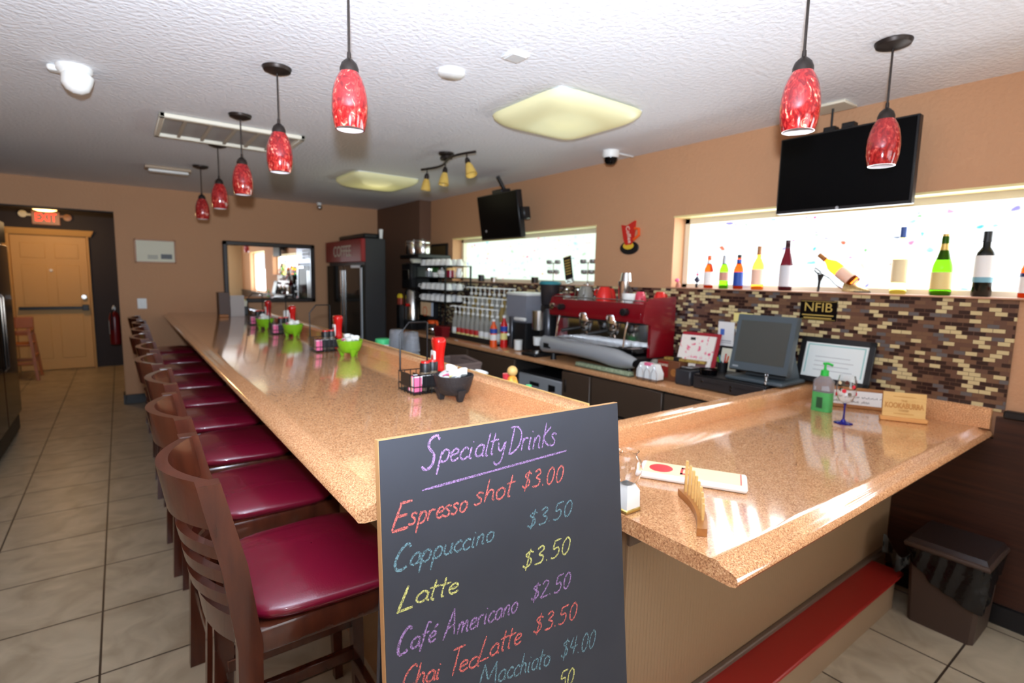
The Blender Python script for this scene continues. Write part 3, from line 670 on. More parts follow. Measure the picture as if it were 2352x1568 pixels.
MB().at(-.003, .22, -.13, 0, PI/2).cyl(0, 0, -.001, .001, .012).build('badge', M_gray, t)
MB().box(.06, .12, -.08, .08, -.05, .06, .006).tube([(.1, 0, 0), (.1, 0, .25), (.045, 0, .355)], .018).box(.02, .13, -.07, .09, .2, .24, .008).build('ceiling_bracket', M_black, t)
MB().box(.02, .1, -.325-.05, -.325, -.06, .05, .01).build('side_speaker', M_black, t)

# ------------------------------------------------------------------ back wall, alcove, left cooler
t = thing('wall_mirror', 'wide wall mirror in a heavy black frame on the back wall', 'mirror', (1.595, 7.499, 1.55))
mb = MB()
for (a, b_, c, d_) in ((-.555, .555, .33, .385), (-.555, .555, -.385, -.33), (-.555, -.5, -.385, .385), (.5, .555, -.385, .385)): mb.box(a, b_, -.04, -.001, c, d_, .01)
mb.build('frame', mat('black_frame', (30, 20, 18), .35), t)
MB().box(-.505, .505, -.02, -.008, -.335, .335).build('mirror_glass', M_mirror, t)
t = thing('framed_certificate', 'small thin wood framed certificate left of the mirror', 'picture frame', (.35, 7.499, 1.77))
mb = MB()
for (a, b_, c, d_) in ((-.2, .2, .12, .135), (-.2, .2, -.135, -.12), (-.2, -.185, -.135, .135), (.185, .2, -.135, .135)): mb.box(a, b_, -.02, -.001, c, d_, .002)
mb.build('frame', M_oak, t)
mb = MB().box(-.186, .186, -.01, -.004, -.121, .121); mb.build('sheet', M_cream, t)
mb = MB()
for i in range(4): mb.box(-.08+.0*i, .02, -.0112, -.0102, -.05-.012*i, -.045-.012*i)
mb.box(.05, .16, -.0112, -.0102, -.085, -.03)
mb.build('printed_lines', mat('grey_blue_ink', (112, 116, 120), .7), t)
t = thing('light_switch', 'white light switch plate on the back wall above the stools', 'switch', (.19, 7.499, 1.165))
MB().box(-.045, .045, -.008, -.001, -.06, .06, .003).build('plate', M_white, t)
MB().box(-.012, .012, -.013, -.008, -.03, .03, .003).build('rocker', M_white, t)
t = thing('exit_sign', 'lit red EXIT sign with two emergency lamp heads above the door', 'exit sign', (-.84, 10.62, 2.29))
MB().box(-.16, .16, -.05, .028, -.1, .1, .008).build('housing', mat('exit_sign_face', (170, 130, 104), .4, emis=.08, ecol=(220, 120, 80)), t)
text('lettering', 'EXIT', .17, mat('exit_red', (255, 60, 40), .4, emis=2.2, ecol=(255, 50, 30)), t, (0, -.052, 0), FACE_MY, 'glowing red letters', sx=.72)
for s in (-1, 1): MB().at(s*.25, -.03, .04-.02*(s > 0), PI/2).lathe([(.0001, -.03), (.04, -.03), (.05, .05), (.0001, .055)], 16).at(0, 0, 0).box(min(s*.15, s*.22), max(s*.15, s*.22), -.02, .01, .02, .05).build('lamp_head', M_oak if s > 0 else M_cream, t)
t = thing('alcove_light', 'glowing warm dome light on the alcove ceiling', 'ceiling light', (-.75, 9.4, ZC))
MB().lathe([(.15, 0), (.15, -.08), (.14, -.09)], 24).build('base', M_trimw, t)
MB().lathe([(.14, -.09), (.14, -.15), (.12, -.178), (.08, -.192), (.0001, -.198)], 24).build('glass_dome', mat('lit_glass', (255, 225, 160), .4, emis=7, ecol=(255, 200, 120)), t)
point('alcove_bulb', (-.75, 9.4, 2.15), 17, (1, .62, .28), .1)
t = thing('fire_extinguisher', 'red fire extinguisher hung on the dark alcove wall', 'fire extinguisher', (-.09, 8.9, .55))
MB().lathe([(.0001, 0), (.055, 0), (.06, .02), (.06, .36), (.045, .42), (.02, .44), (.018, .47), (.0001, .47)], 20).build('cylinder', mat('extinguisher_red', (120, 22, 20), .3), t)
MB().box(-.02, .02, -.06, .04, .46, .5, .006).box(-.01, .01, -.1, .02, .5, .52, .004).build('valve_handle', M_white, t)
MB().tube([(0, -.05, .48), (-.03, -.09, .42), (-.03, -.085, .2)], .01).build('hose', M_black, t)
MB().box(-.062, -.058, -.035, .035, .14, .32).build('tag', M_cream, t)
# wooden high chair by the exit door
t = thing('high_chair', 'honey wood high chair standing by the exit door', 'high chair', (-1.22, 9.95, 0))
for sx in (-1, 1):
    for sy in (-1, 1):
        MB().hull([(x, y, z) for (z, k) in ((0, 1.0), (.72, .72)) for x in (sx*.23*k-.018, sx*.23*k+.018) for y in (sy*.23*k-.02, sy*.23*k+.02)]).build('leg', M_orangewood, t)
MB().box(-.19, .19, -.19, .19, .48, .505, .004).build('seat', M_orangewood, t)
MB().box(-.19, .19, .15, .18, .7, .86, .005).box(-.19, -.165, -.18, .18, .66, .7, .005).box(.165, .19, -.18, .18, .66, .7, .005).box(-.19, .19, -.19, -.165, .66, .7, .005).box(-.19, .19, .15, .18, .6, .64, .005).build('backrest', M_orangewood, t)
MB().box(-.22, .22, -.22, -.195, .22, .26, .004).box(-.22, .22, .195, .22, .22, .26, .004).box(-.22, -.195, -.22, .22, .3, .34, .004).box(.195, .22, -.22, .22, .3, .34, .004).build('stretcher', M_orangewood, t)
t = thing('drinks_cooler', 'tall black glass door cooler on the floor left of the exit door', 'cooler', (-1.195, 6.0, 0))
MB().box(-.36, .34, -.75, .75, .0, 1.98, .015).build('cabinet', M_black, t)
for s in (-1, 1):
    dr = MB().box(.34, .372, min(.01*s, .74*s), max(.01*s, .74*s), .2, 1.75, .006).build('glass_door', M_blackgloss, t)
    MB().tube([(.39, s*.06, .7), (.4, s*.06, .72), (.4, s*.06, 1.3), (.39, s*.06, 1.32), (.37, s*.06, 1.32)], .01).build('handle', M_steel, dr)
MB().box(.34, .365, -.74, .74, 1.77, 1.96, .006).build('header', M_black, t)
MB().box(.33, .35, -.74, .74, .03, .17, .004).build('vent_grille', M_iron, t)

# red topped merchandiser in the far corner
t = thing('drinks_cooler', 'black two door cooler with red header sign in the far corner', 'cooler', (2.3, 6.73, 0))
MB().box(.02, .28, -.66, .66, 0, 1.98, .01).build('cabinet', mat('cooler_black', (40, 40, 42), .5), t)
for s in (-1, 1):
    dr = MB().box(-.015, .02, min(.01*s, .65*s), max(.01*s, .65*s), .12, 1.66, .004).build('glass_door', mat('dark_cooler_glass', (58, 54, 48), .06, trans=.3, ior=1.1), t)
    MB().box(-.03, -.012, s*.05-.012, s*.05+.012, .3, 1.6, .003).build('handle', M_steel, dr)
MB().box(-.022, -.012, -.65, -.61, .15, 1.66).box(-.022, -.012, -.65, -.3, 1.63, 1.66).build('lit_edge', mat('painted_edge_light', (186, 196, 205), .3), t)  # light along the door edge, put in as a pale strip
MB().box(-.025, .03, -.66, .66, 1.7, 1.97, .006).build('header_sign', mat('header_red', (140, 20, 22), .4), t)
text('lettering', 'COFFEE', .19, M_cream, t, (-.027, .0, 1.83), FACE_MX, 'cream header lettering', sx=1.0)
t = thing('storage_tray', 'flat black tray lying on top of the corner cooler', 'tray', (2.45, 6.62, 1.98))
MB().box(-.1, .11, -.45, .45, .001, .06, .015).build('tray', M_black, t)
t = thing('paper_cup', 'small white cup on the corner cooler top', 'cup', (2.545, 6.13, 1.981))
MB().lathe([(.0001, 0), (.018, 0), (.026, .11), (.0001, .11)], 16).build('cup', M_white, t)

# ------------------------------------------------------------------ things on the long bar
def bowl(name, label, m, loc, s=1.0, pile=(M_paper,)):
    t = thing(name, label, 'bowl', loc)
    pr = [(.0001, .022), (.045, .022), (.056, .03), (.066, .06), (.073, .085), (.075, .095), (.07, .095), (.062, .065), (.05, .04), (.0001, .036)]
    MB().lathe([(r*s, z*s) for r, z in pr], 28, False).build('bowl', m, t)
    for k in range(3):
        a = k*2*PI/3+.5
        MB().hull([(math.cos(a)*r_*s+dx, math.sin(a)*r_*s+dy, z*s) for (z, r_, q) in ((.001, .046, .008), (.045, .05, .018)) for dx in (-q*s, q*s) for dy in (-q*s, q*s)]).build('foot', m, t)
    return t
rp = random.Random(11)
def pile(loc, group, lab_w, lab_c, s=1.0, n=8):
    """loose creamer tubs and packets heaped in a bowl"""
    for k in range(n):
        a = k*2.4; r = .017*math.sqrt(k)*s*.95; z = loc[2]+(.078+.014*(k % 2)+.012*(k < 3))*s
        o = MB().lathe([(.0001, 0), (.015, 0), (.02, .022), (.0215, .023), (.0215, .025), (.0001, .025)], 12).build('creamer_tub', M_white)
        o.location = (loc[0]+r*math.cos(a), loc[1]+r*math.sin(a), z); o.rotation_euler = (rp.uniform(-.6, .6), rp.uniform(-.6, .6), a)
        tag(o, lab_w, 'creamer', group)
    for k in range(3):
        a = 3.6+k*.5; o = MB().box(-.02, .02, -.013, .013, 0, .004, .0018).build('sugar_packet', [M_pink, M_yellow, M_paper][k])
        o.location = (loc[0]+.042*s*math.cos(a), loc[1]+.042*s*math.sin(a), loc[2]+.094*s); o.rotation_euler = (.5, -.4, a)
        tag(o, [lab_c+', pink', lab_c+', yellow', lab_c+', white'][k], 'packet')
BW_ = [((1.075, 1.85), M_mortar, 'black footed stoneware bowl of creamers, nearest on the long bar', 'nearest black bowl', 1.1),
       ((1.12, 3.2), M_green, 'lime green footed bowl of creamers, nearest of three green ones', 'nearest green bowl', 1.05),
       ((1.09, 4.42), M_green, 'lime green footed bowl of creamers, middle of three green ones', 'middle green bowl', 1.05),
       ((1.02, 5.1), M_green, 'lime green footed bowl of creamers, farthest of three green ones', 'farthest green bowl', 1.0)]
for (xy, m, lb, nm, s) in BW_:
    bowl('footed_bowl', lb, m, (*xy, ZB), s)
    pile((*xy, ZB), 'creamers in the '+nm, 'white creamer tub heaped in the '+nm, 'sugar packet in the '+nm, s)

def make_caddy():
    t = thing('condiment_caddy', '', 'condiment caddy', (0, 0, 0), 0, 'black wire condiment caddies')
    mb = MB().box(-.07, .07, -.075, .075, .006, .01)
    for z in (.035, .085): mb.tube([(-.07, -.075, z), (.07, -.075, z), (.07, .075, z), (-.07, .075, z)], .0025, 6, True)
    for i in range(6):
        for (x, y) in ((-.07+.028*i, -.075), (-.07+.028*i, .075), (-.07, -.075+.03*i), (.07, -.075+.03*i)): mb.tube([(x, y, 0.001), (x, y, .088)], .002, 5)
    mb.build('wire_basket', M_iron, t)
    MB().box(-.072, -.068, -.04, .05, .03, .085).build('basket_panel', M_black, t)
    MB().box(-.03, .07, -.0755, -.0735, .03, .08).build('basket_panel', M_black, t)
    MB().tube([(-.062, .078, .08), (-.062, .078, .245), (-.02, .078, .295), (.062, .078, .295), (.07, .078, .29), (.07, .078, .08)], .004, 8).build('handle', M_iron, t)
    MB().tube([(-.0, .01, .01), (-.0, .01, .085)], .002, 5).box(-.003, .003, -.074, .074, .01, .07).build('divider', M_iron, t)
    return t
cd0 = make_caddy()
def make_shaker():
    t = thing('spice_shaker', '', 'shaker', (0, 0, 0), 0, 'red topped shakers in the caddies')
    MB().lathe([(.0001, .001), (.021, .001), (.0225, .005), (.0225, .075), (.02, .085), (.0001, .085)], 20).build('glass_jar', mat('shaker_glass', (120, 104, 84), .1, trans=.3), t)
    MB().lathe([(.0235, .082), (.0235, .115), (.021, .12), (.0001, .12)], 20).build('collar', M_black, t)
    MB().lathe([(.019, .12), (.018, .127), (.0001, .128)], 20).build('red_cap', M_red, t)
    MB().lathe([(.0229, .03), (.0229, .07)], 20, False).build('paper_band', M_paper, t)
    return t
sh0 = make_shaker()
def make_ketchup():
    t = thing('ketchup_bottle', '', 'ketchup bottle', (0, 0, 0), 0, 'red ketchup bottles')
    def fn(sx, sy, z): return [(sx*math.copysign(abs(math.cos(a))**.7, math.cos(a)), sy*math.copysign(abs(math.sin(a))**.7, math.sin(a)), z) for a in [2*PI*i/24 for i in range(24)]]
    rows = [(.026, .018, .045), (.030, .021, .05), (.0285, .020, .075), (.026, .0185, .11), (.029, .021, .14), (.035, .025, .17), (.035, .025, .182), (.03, .021, .19)]
    vs = []; fs = []
    for r in rows: vs += fn(*r)
    for i in range(len(rows)-1):
        for k in range(24): fs.append((i*24+k, i*24+(k+1) % 24, (i+1)*24+(k+1) % 24, (i+1)*24+k))
    fs += [tuple(range(24))[::-1], tuple((len(rows)-1)*24+k for k in range(24))]
    MB().add(vs, fs).build('bottle', M_redk, t, ang=60)
    MB().lathe([(.0001, .001), (.026, .001), (.0275, .004), (.0275, .042), (.024, .047), (.0001, .047)], 24).build('cap', M_red, t)
    MB().box(-.024, .024, -.0245, -.018, .075, .14, .004).build('label_panel', M_paper, t)
    MB().at(0, -.0255, .112, PI/2).cyl(0, 0, -.0005, .0005, .013).build('label_mark', M_redk, t)
    return t
kt0 = make_ketchup()
def make_sugar():
    t = thing('sugar_packet_stack', '', 'sugar packets', (0, 0, 0), 0, 'sugar packet rows in the caddies')
    for i in range(7):
        MB().box(-.019, .019, -.03+.008*i, -.024+.008*i, .011, .072+.003*(i % 3), .001).build('packet', [M_pink, M_paper, M_pink, M_yellow, M_pink, M_paper, M_pink][i], t)
    return t
sg0 = make_sugar()
CAD = [((1.035, 2.065), 'nearest'), ((1.05, 3.5), 'second'), ((1.05, 4.68), 'third'), ((1.05, 5.6), 'farthest')]
first = True
for i, ((x, y), s) in enumerate(CAD):
    T = ' condiment caddy along the long bar'
    c = cd0 if i == 0 else dup(cd0); c.location = (x, y, ZB); c['label'] = 'black wire condiment caddy, '+s+' from the chalkboard'
    for k, (dx, dy) in enumerate(((.0, -.04), (.045, -.022))):
        h = sh0 if i == 0 and k == 0 else dup(sh0)
        h.location = (x+dx, y+dy, ZB+.0105); h['label'] = 'red capped spice shaker at the '+['left', 'right'][k]+' of the '+s+T
    g = sg0 if i == 0 else dup(sg0)
    g.location = (x-.044, y-.03, ZB); g['label'] = 'row of pink and white sugar packets in the '+s+T
    k = kt0 if i == 0 else dup(kt0)
    k.location = (x+.085, y+.03, ZB+.001) if i == 0 else (x+.116, y+.06, ZB); k.rotation_euler.z = [-1.75, -1.6, -1.7, -1.6][i]
    if i == 0: k.location = (x+.116, y+.055, ZB)
    k.scale = (1.18,)*3
    k['label'] = 'upside down red ketchup bottle beside the '+s+T
# far end of the bar
t = thing('menu_holder', 'tall brown menu box at the far end of the long bar', 'menu holder', (1.0, 6.75, ZB))
MB().hull([(x, y, z) for (z, k) in ((.001, 0), (.27, .012)) for x in (-.13, -.02) for y in (-.1+k, .1+k)]).build('box', mat('brown_leatherette', (78, 54, 42), .5), t)
MB().box(-.02, .12, -.11, -.103, .001, .24).build('menu_sheet', mat('grey_menu', (176, 168, 164), .6), t)
MB().box(-.14, -.05, -.16, -.1, .001, .03, .006).build('tray', M_oak, t)
t = thing('paper_stand', 'black stand with pale papers behind the farthest ketchup', 'paper stand', (1.1, 6.9, ZB))
MB().box(-.08, .1, -.05, .05, .001, .1, .006).build('stand', M_black, t)
for k in range(3): MB().at(-.05+.05*k, 0, .1, .0, -.2+.2*k).box(-.035, .035, -.02+.01*k, -.018+.01*k, -.03, .09-.01*k).build('leaflet', [M_cream, M_paper, M_cream][k], t)
MB().box(-.07, .08, -.03, .03, .17, .185, .004).build('leaflet_pad', M_yellow, t)
t = thing('napkin_stand', 'white napkin card with red knob on the bar curb', 'napkin', (1.24, 5.15, ZB+.0765))
MB().box(-.05, .05, -.02, .02, .0, .085, .012).build('napkins', M_paper, t)
MB().ball(0, 0, .098, .015).cyl(0, 0, .08, .09, .006).build('red_knob', M_red, t)

# ------------------------------------------------------------------ behind the bar, on the prep counter (z = .84)
ZP = .8405
t0 = None
for i, (x, y, n) in enumerate(((1.6, 3.58, 7), (1.62, 3.38, 7))):
    t = thing('tumbler_stack', 'stack of upturned clear ribbed tumblers behind the curb, '+['left one', 'right one'][i], 'cups', (x, y, ZP), 0, 'stacks of clear tumblers')
    for k in range(n):
        z = .03*k
        MB().lathe([(.06, z), (.061, z+.012), (.055, z+.016), (.045, z+.14), (.0001, z+.142)], 24, False).build('tumbler', M_plastic_clear, t)
    mb = MB()
    for a in range(12): an = a*PI/6; mb.tube([(.0565*math.cos(an), .0565*math.sin(an), .03*(n-1)+.015), (.0465*math.cos(an), .0465*math.sin(an), .03*(n-1)+.135)], .0016, 5)
    mb.build('ribs', M_plastic_clear, t)
    MB().box(-.07, .07, -.07, .07, -.001, .0, 0).build('cup_mat', M_steel, t)
t = thing('lidded_jar', 'mint green lidded white tub behind the bar curb', 'jar', (1.55, 3.72, ZP))
MB().lathe([(.0001, 0), (.05, 0), (.052, .005), (.052, .2), (.0001, .2)], 28).build('tub', M_paper, t)
MB().lathe([(.053, .0), (.053, .13)], 28, False).build('lower_band', M_mint, t)
MB().lathe([(.054, .2), (.054, .235), (.05, .24), (.0001, .24)], 28).build('lid', M_mint, t)
MB().tube([(.053, -.02, .2), (.075, -.03, .19), (.085, -.035, .15), (.07, -.03, .11), (.053, -.02, .1)], .004).build('wire_bail', M_steel, t)
def cloth(name, label, loc, sx, sy, h, m):
    t = thing(name, label, 'cloth', loc)
    MB().grid(lambda u, v: (sx*(u-.5), sy*(v-.5), .001+h*(1-abs(2*u-1)**3)*(1-abs(2*v-1)**3)*(.75+.25*math.sin(9*u+4*v))), 20, 20).build('folds', m, t, ang=180)
    MB().box(-sx/2, sx/2, -sy/2, sy/2, 0, .004).build('underside', m, t)
    return t
t = thing('fabric_bin', 'folded brown cloth bin behind the curb, right of the red ketchup', 'basket', (1.62, 2.86, ZP+.03))
mb = MB()
for (x0, x1, y0, y1, h) in ((-.13, -.115, -.19, .19, .135), (.115, .13, -.19, .19, .16), (-.13, .13, -.19, -.175, .15), (-.13, .13, .175, .19, .14)): mb.box(x0, x1, y0, y1, 0.001, h, .006, 2)
mb.box(-.12, .12, -.18, .18, -.0295, .0).build('sides', M_brownfabric, t)
MB().box(-.12, .12, -.18, .18, .001, .02).build('bottom', M_brownfabric, t)
mb = MB().tube([(-.125, -.18, .15), (.12, -.185, .158), (.125, .0, .175), (.12, .18, .15), (-.125, .185, .135)], .012, 8, True); mb.build('rolled_rim', M_brownfabric, t)
t = thing('pepper_mill', 'wooden ball topped mill with orange patterned body', 'pepper mill', (1.55, 2.09, ZP))
MB().lathe([(.0001, 0), (.03, 0), (.03, .19), (.022, .215), (.012, .225), (.0001, .225)], 24).build('body', mat('orange_pattern', (236, 130, 40), .4, noise=(40, (240, 200, 70), .3)), t)
MB().ball(0, 0, .248, .0265, 20).build('ball_top', M_yellowwood, t)
t = thing('sauce_bottle', 'orange bottle with red cap beside the wooden ball mill', 'bottle', (1.57, 2.165, ZP))
MB().lathe([(.0001, 0), (.028, 0), (.028, .17), (.018, .19), (.0001, .19)], 20).build('bottle', M_orange, t)
MB().lathe([(.02, .188), (.021, .222), (.0001, .225)], 20).build('cap', mat('coral_red_cap', (220, 60, 70), .3), t)
t = thing('measuring_scoop', 'white plastic scoop lying behind the curb by the black bowl', 'scoop', (1.5, 2.3, ZP))
MB().at(0, 0, .2, .1, .2).lathe([(.0001, -.04), (.03, -.038), (.036, .02), (.033, .02), (.0001, -.03)], 18, False).build('cup', M_white, t)
MB().box(-.05, .05, -.05, .05, .001, .165, .004).build('canister', M_black, t)
MB().box(-.02, .02, .03, .13, .2, .21, .004).build('handle', M_white, t)
t = thing('squeeze_bottle', 'small bottle with green cap behind the curb right of the mill', 'bottle', (1.6, 2.02, ZP))
MB().lathe([(.0001, 0), (.025, 0), (.025, .15), (.014, .165), (.0001, .165)], 18).build('bottle', M_smoke, t)
MB().lathe([(.015, .16), (.015, .185), (.0001, .187)], 18).build('cap', M_mint, t)
cloth('dish_towel', 'brown folded towel behind the curb beside the green capped bottle', (1.72, 1.98, ZP), .16, .2, .14, M_brownfabric)

# ------------------------------------------------------------------ bottles on the window sill
ZS = 1.5065
def glassmat(n, c, tr=.85, r=.04): return mat(n, c, r, trans=tr, ior=1.2)
def bottle(label, y, h, r, neck, prof, gm, bands, cap, x=3.285, cat='bottle', name='wine_bottle', z0=ZS, rot=None):
    t = thing(name, label, cat, (x, y, z0), rot=rot)
    P = [(.0001, 0), (r*.92, 0), (r, .006)]+[(r*a, h*b) for a, b in prof]+[(neck, h*.995), (.0001, h*.995)]
    MB().lathe(P, 28).build('glass_body', gm, t)
    for (nm, m, z0_, z1_, k) in bands:
        MB().lathe([(r+.0006, h*z0_), (r+.0006, h*z1_)], 28, False).build(nm, m, t) if k is None else MB().lathe([(k+.0008, h*z0_), (k+.0008, h*z1_)], 20, False).build(nm, m, t)
    if cap:
        cm, z0_, kr = cap
        MB().lathe([(neck+.001+kr, h*z0_), (neck+.001, h*.9), (neck+.0012, h), (.0001, h+.001)], 20, False).build('cap', cm, t)
    return t
BEER = [(1, .5), (.98, .58), (.72, .68), (.48, .76), (.42, .9)]
WINE = [(1, .6), (.97, .66), (.72, .73), (.42, .78), (.39, .95)]
SLIM = [(1, .5), (.8, .62), (.5, .76), (.4, .84), (.38, .95)]
G_or = glassmat('orange_glass', (196, 52, 8)); G_gr = glassmat('bright_green_glass', (84, 170, 14)); G_rose = glassmat('amber_rose_glass', (240, 130, 40), .85)
G_red = glassmat('dark_red_glass', (70, 14, 22), .5); G_pale = glassmat('pale_yellow_glass', (244, 226, 110), .85); G_champ = glassmat('champagne_green_glass', (70, 130, 10), .8); G_blk = mat('black_glass', (16, 20, 16), .08)
bottle('small amber beer bottle with white label, leftmost in the bottle window', 2.17, .222, .031, .012, BEER, G_or, [('label', M_paper, .1, .5, None), ('neck_label', M_paper, .72, .86, .0145)], (M_orange, .93, .001), name='beer_bottle')
bottle('small bright green bottle between the white labelled and blue labelled ones', 2.055, .222, .03, .012, BEER, G_gr, [('label', mat('pink_green_label', (208, 150, 130), .6), .24, .5, None), ('neck_label', M_gray, .72, .9, .0145)], (M_gray, .93, .001), name='beer_bottle')
bottle('small amber beer bottle with blue label beside the green one', 1.95, .224, .031, .012, BEER, G_or, [('label', mat('blue_label', (30, 70, 160), .5), .1, .5, None), ('neck_label', mat('blue_label', (30, 70, 160), .5), .72, .86, .0145)], (M_bronze, .93, .001), name='beer_bottle')
bottle('rounded amber rose wine bottle with pink label', 1.818, .274, .037, .012, [(1, .52), (.95, .58), (.6, .68), (.36, .74), (.34, .95)], G_rose, [('label', mat('blush_label', (244, 200, 176), .6), .12, .47, None)], (M_oak, .8, .001))
bottle('dark red wine bottle with grey white label', 1.64, .303, .038, .0135, SLIM, G_red, [('label', mat('grey_label', (205, 204, 208), .6), .08, .5, None)], (mat('maroon_foil', (60, 20, 30), .4), .84, .001))
bottle('tall pale yellow wine bottle with blue cap', 1.05, .345, .037, .013, [(1, .55), (.95, .62), (.6, .7), (.38, .76), (.36, .95)], G_pale, [('label', mat('beige_label', (232, 212, 168), .6), .18, .52, None)], (mat('blue_foil', (50, 80, 150), .4), .84, .001))
bottle('green sparkling wine bottle with gold foil neck', .871, .3, .044, .0135, [(1, .42), (.93, .5), (.7, .6), (.5, .7), (.38, .8), (.36, .93)], G_champ, [('label', mat('gold_cream_label', (224, 200, 130), .55), .1, .38, None)], (mat('gold_foil', (206, 170, 90), .35, .4), .58, .011))
bottle('black wine bottle with white and blue label', .713, .304, .038, .0165, [(1, .62), (.95, .67), (.7, .72), (.46, .76), (.44, .95)], G_blk, [('label', M_paper, .3, .63, None), ('label_band', mat('teal_label_band', (120, 170, 185), .6), .22, .3, None)], (M_black, .84, .001))
bottle('amber beer bottle on the sill right of the black wine bottle', .555, .224, .031, .012, BEER, G_or, [('label', M_paper, .1, .42, None), ('label_band', mat('navy_label', (36, 50, 100), .5), .42, .5, None)], (M_bronze, .93, .001), name='beer_bottle')
# high heel bottle holder with a tilted bottle
t = thing('heel_bottle_holder', 'glittery high heel shoe bottle holder on the sill', 'bottle holder', (3.285, 1.32, ZS))
mb = MB(); vs = []; fs = []
sole = [(.13, .105, .028), (.1, .1, .03), (.06, .075, .026), (.02, .035, .026), (-.03, .01, .036), (-.08, .004, .036), (-.12, .003, .024), (-.145, .003, .006)]
for (y, z, w_) in sole:
    vs += [(-w_, y, z), (w_, y, z), (w_, y, z+.006), (-w_, y, z+.006)]
for i in range(len(sole)-1):
    for k in range(4): fs.append((i*4+k, i*4+(k+1) % 4, i*4+4+(k+1) % 4, i*4+4+k))
fs += [(3, 2, 1, 0), tuple(len(vs)-4+k for k in range(4))]
mb.add(vs, fs).build('sole', M_black, t)
M_glit = mat('bronze_glitter', (120, 90, 50), .35, .5, noise=(300, (220, 190, 130), .5))
def toe(u, v):
    k = v; y = -.02-.12*k; w_ = .04*(1-k**2.2)+.004; h = .055*(1-k*.85); a = PI*u
    return (w_*math.cos(a), y, .008+h*math.sin(a))
MB().grid(toe, 14, 12).build('toe_box', M_glit, t)
MB().tube([(0, .118, .1), (0, .122, .06), (0, .126, .0)], [.02, .0085, .006], 10).build('heel', M_black, t)
MB().tube([(-.026, .12, .1), (-.03, .14, .12), (0, .155, .14), (.03, .14, .12), (.026, .12, .1)], .004).build('heel_cup', M_black, t)
t = bottle('orange rose bottle lying tilted in the high heel holder', 1.255, .255, .036, .0125, [(1, .55), (.96, .62), (.6, .72), (.36, .78), (.34, .95)], glassmat('peach_glass', (240, 110, 24), .85), [('label', mat('blush_label', (244, 200, 176), .6), .1, .4, None)], (M_oak, .82, .001), z0=ZS+.055, rot=(math.radians(-52), 0, 0))
t = thing('ornament', 'small dark hanging ornament with pink bow by the window edge', 'ornament', (3.3, 2.27, ZS))
MB().hull([(.0, .0, .03), (.01, .02, .055), (-.01, .02, .055), (.01, -.02, .055), (-.01, -.02, .055), (0, 0, .085)]).build('body', mat('dark_blue_ornament', (52, 56, 80), .35), t)
MB().box(-.006, .006, -.012, .012, 0, .03, .003).build('foot', M_chrome, t)
MB().box(-.003, .003, -.01, .01, .085, .1, .002).tube([(0, 0, .085), (0, 0, .115)], .002).build('bow', M_pink, t)
t = thing('figurine', 'tiny pink and brown figurine in the left corner of the bottle window', 'figurine', (3.24, 2.385, ZS))
MB().lathe([(.0001, 0), (.018, 0), (.016, .02), (.008, .035), (.0001, .04)], 14).build('body', mat('terracotta', (176, 110, 90), .5), t)
MB().ball(0, 0.01, .05, .015).build('head', M_pink, t)
# far window sill
for i, (y, zt, lb) in enumerate(((3.83, 0, 'left'), (3.37, 0, 'right'))):
    t = thing('candle_stand', 'silver twin bowl stand on the far sill, '+lb+' of the black and gold card', 'ornament', (3.3, y, 1.5015), 0, 'silver stands on the far sill')
    for (dy, z) in ((-.06, .2), (.06, .2), (-.045, .11), (.045, .11)): MB().at(0, dy, z).lathe([(.0001, -.02), (.025, -.016), (.034, .0), (.03, .02), (.0001, .022)], 16).build('candle_bowl', mat('dull_silver', (150, 150, 150), .3, .6), t)
    MB().tube([(0, 0, 0), (0, 0, .2)], .006).tube([(0, -.06, .19), (0, .06, .19)], .004).tube([(0, -.045, .1), (0, .045, .1)], .004).cyl(0, 0, 0, .008, .04).build('stem', M_chrome, t)
t = thing('card_sign', 'tall tilted black and gold card in a clear holder by the far window', 'sign', (3.2, 3.49, 1.502), rot=(math.radians(-12), 0, 0))
MB().box(0, .006, -.05, .05, .05, .25, .001).build('card', M_black, t)
m = MB()
for k in range(6): m.box(-.0008, .0, -.035, .035, .09+.024*k, .1+.024*k)
m.box(-.0008, 0, -.05, .05, .244, .25).build('gold_print', M_goldink, t)
MB().box(-.012, .022, -.04, .04, .012, .05, .004).build('holder', M_plastic_clear, t)
for i, (y, h, m_, lb) in enumerate(((5.03, .075, M_black, 'short black tin at the left end of the far sill'), (4.78, .05, M_steel, 'small steel pot on the far sill'), (4.07, .06, M_bronze, 'small bronze pot on the far sill beside the silver stand'))):
    t = thing('small_pot', lb, 'pot', (3.27, y, 1.5015)); MB().lathe([(.0001, 0), (.035, 0), (.038, h), (.033, h), (.03, .01), (.0001, .01)], 18, False).build('pot', m_, t)
    MB().lathe([(.0385, h*.9), (.04, h), (.034, h)], 18, False).build('rim', M_chrome, t)

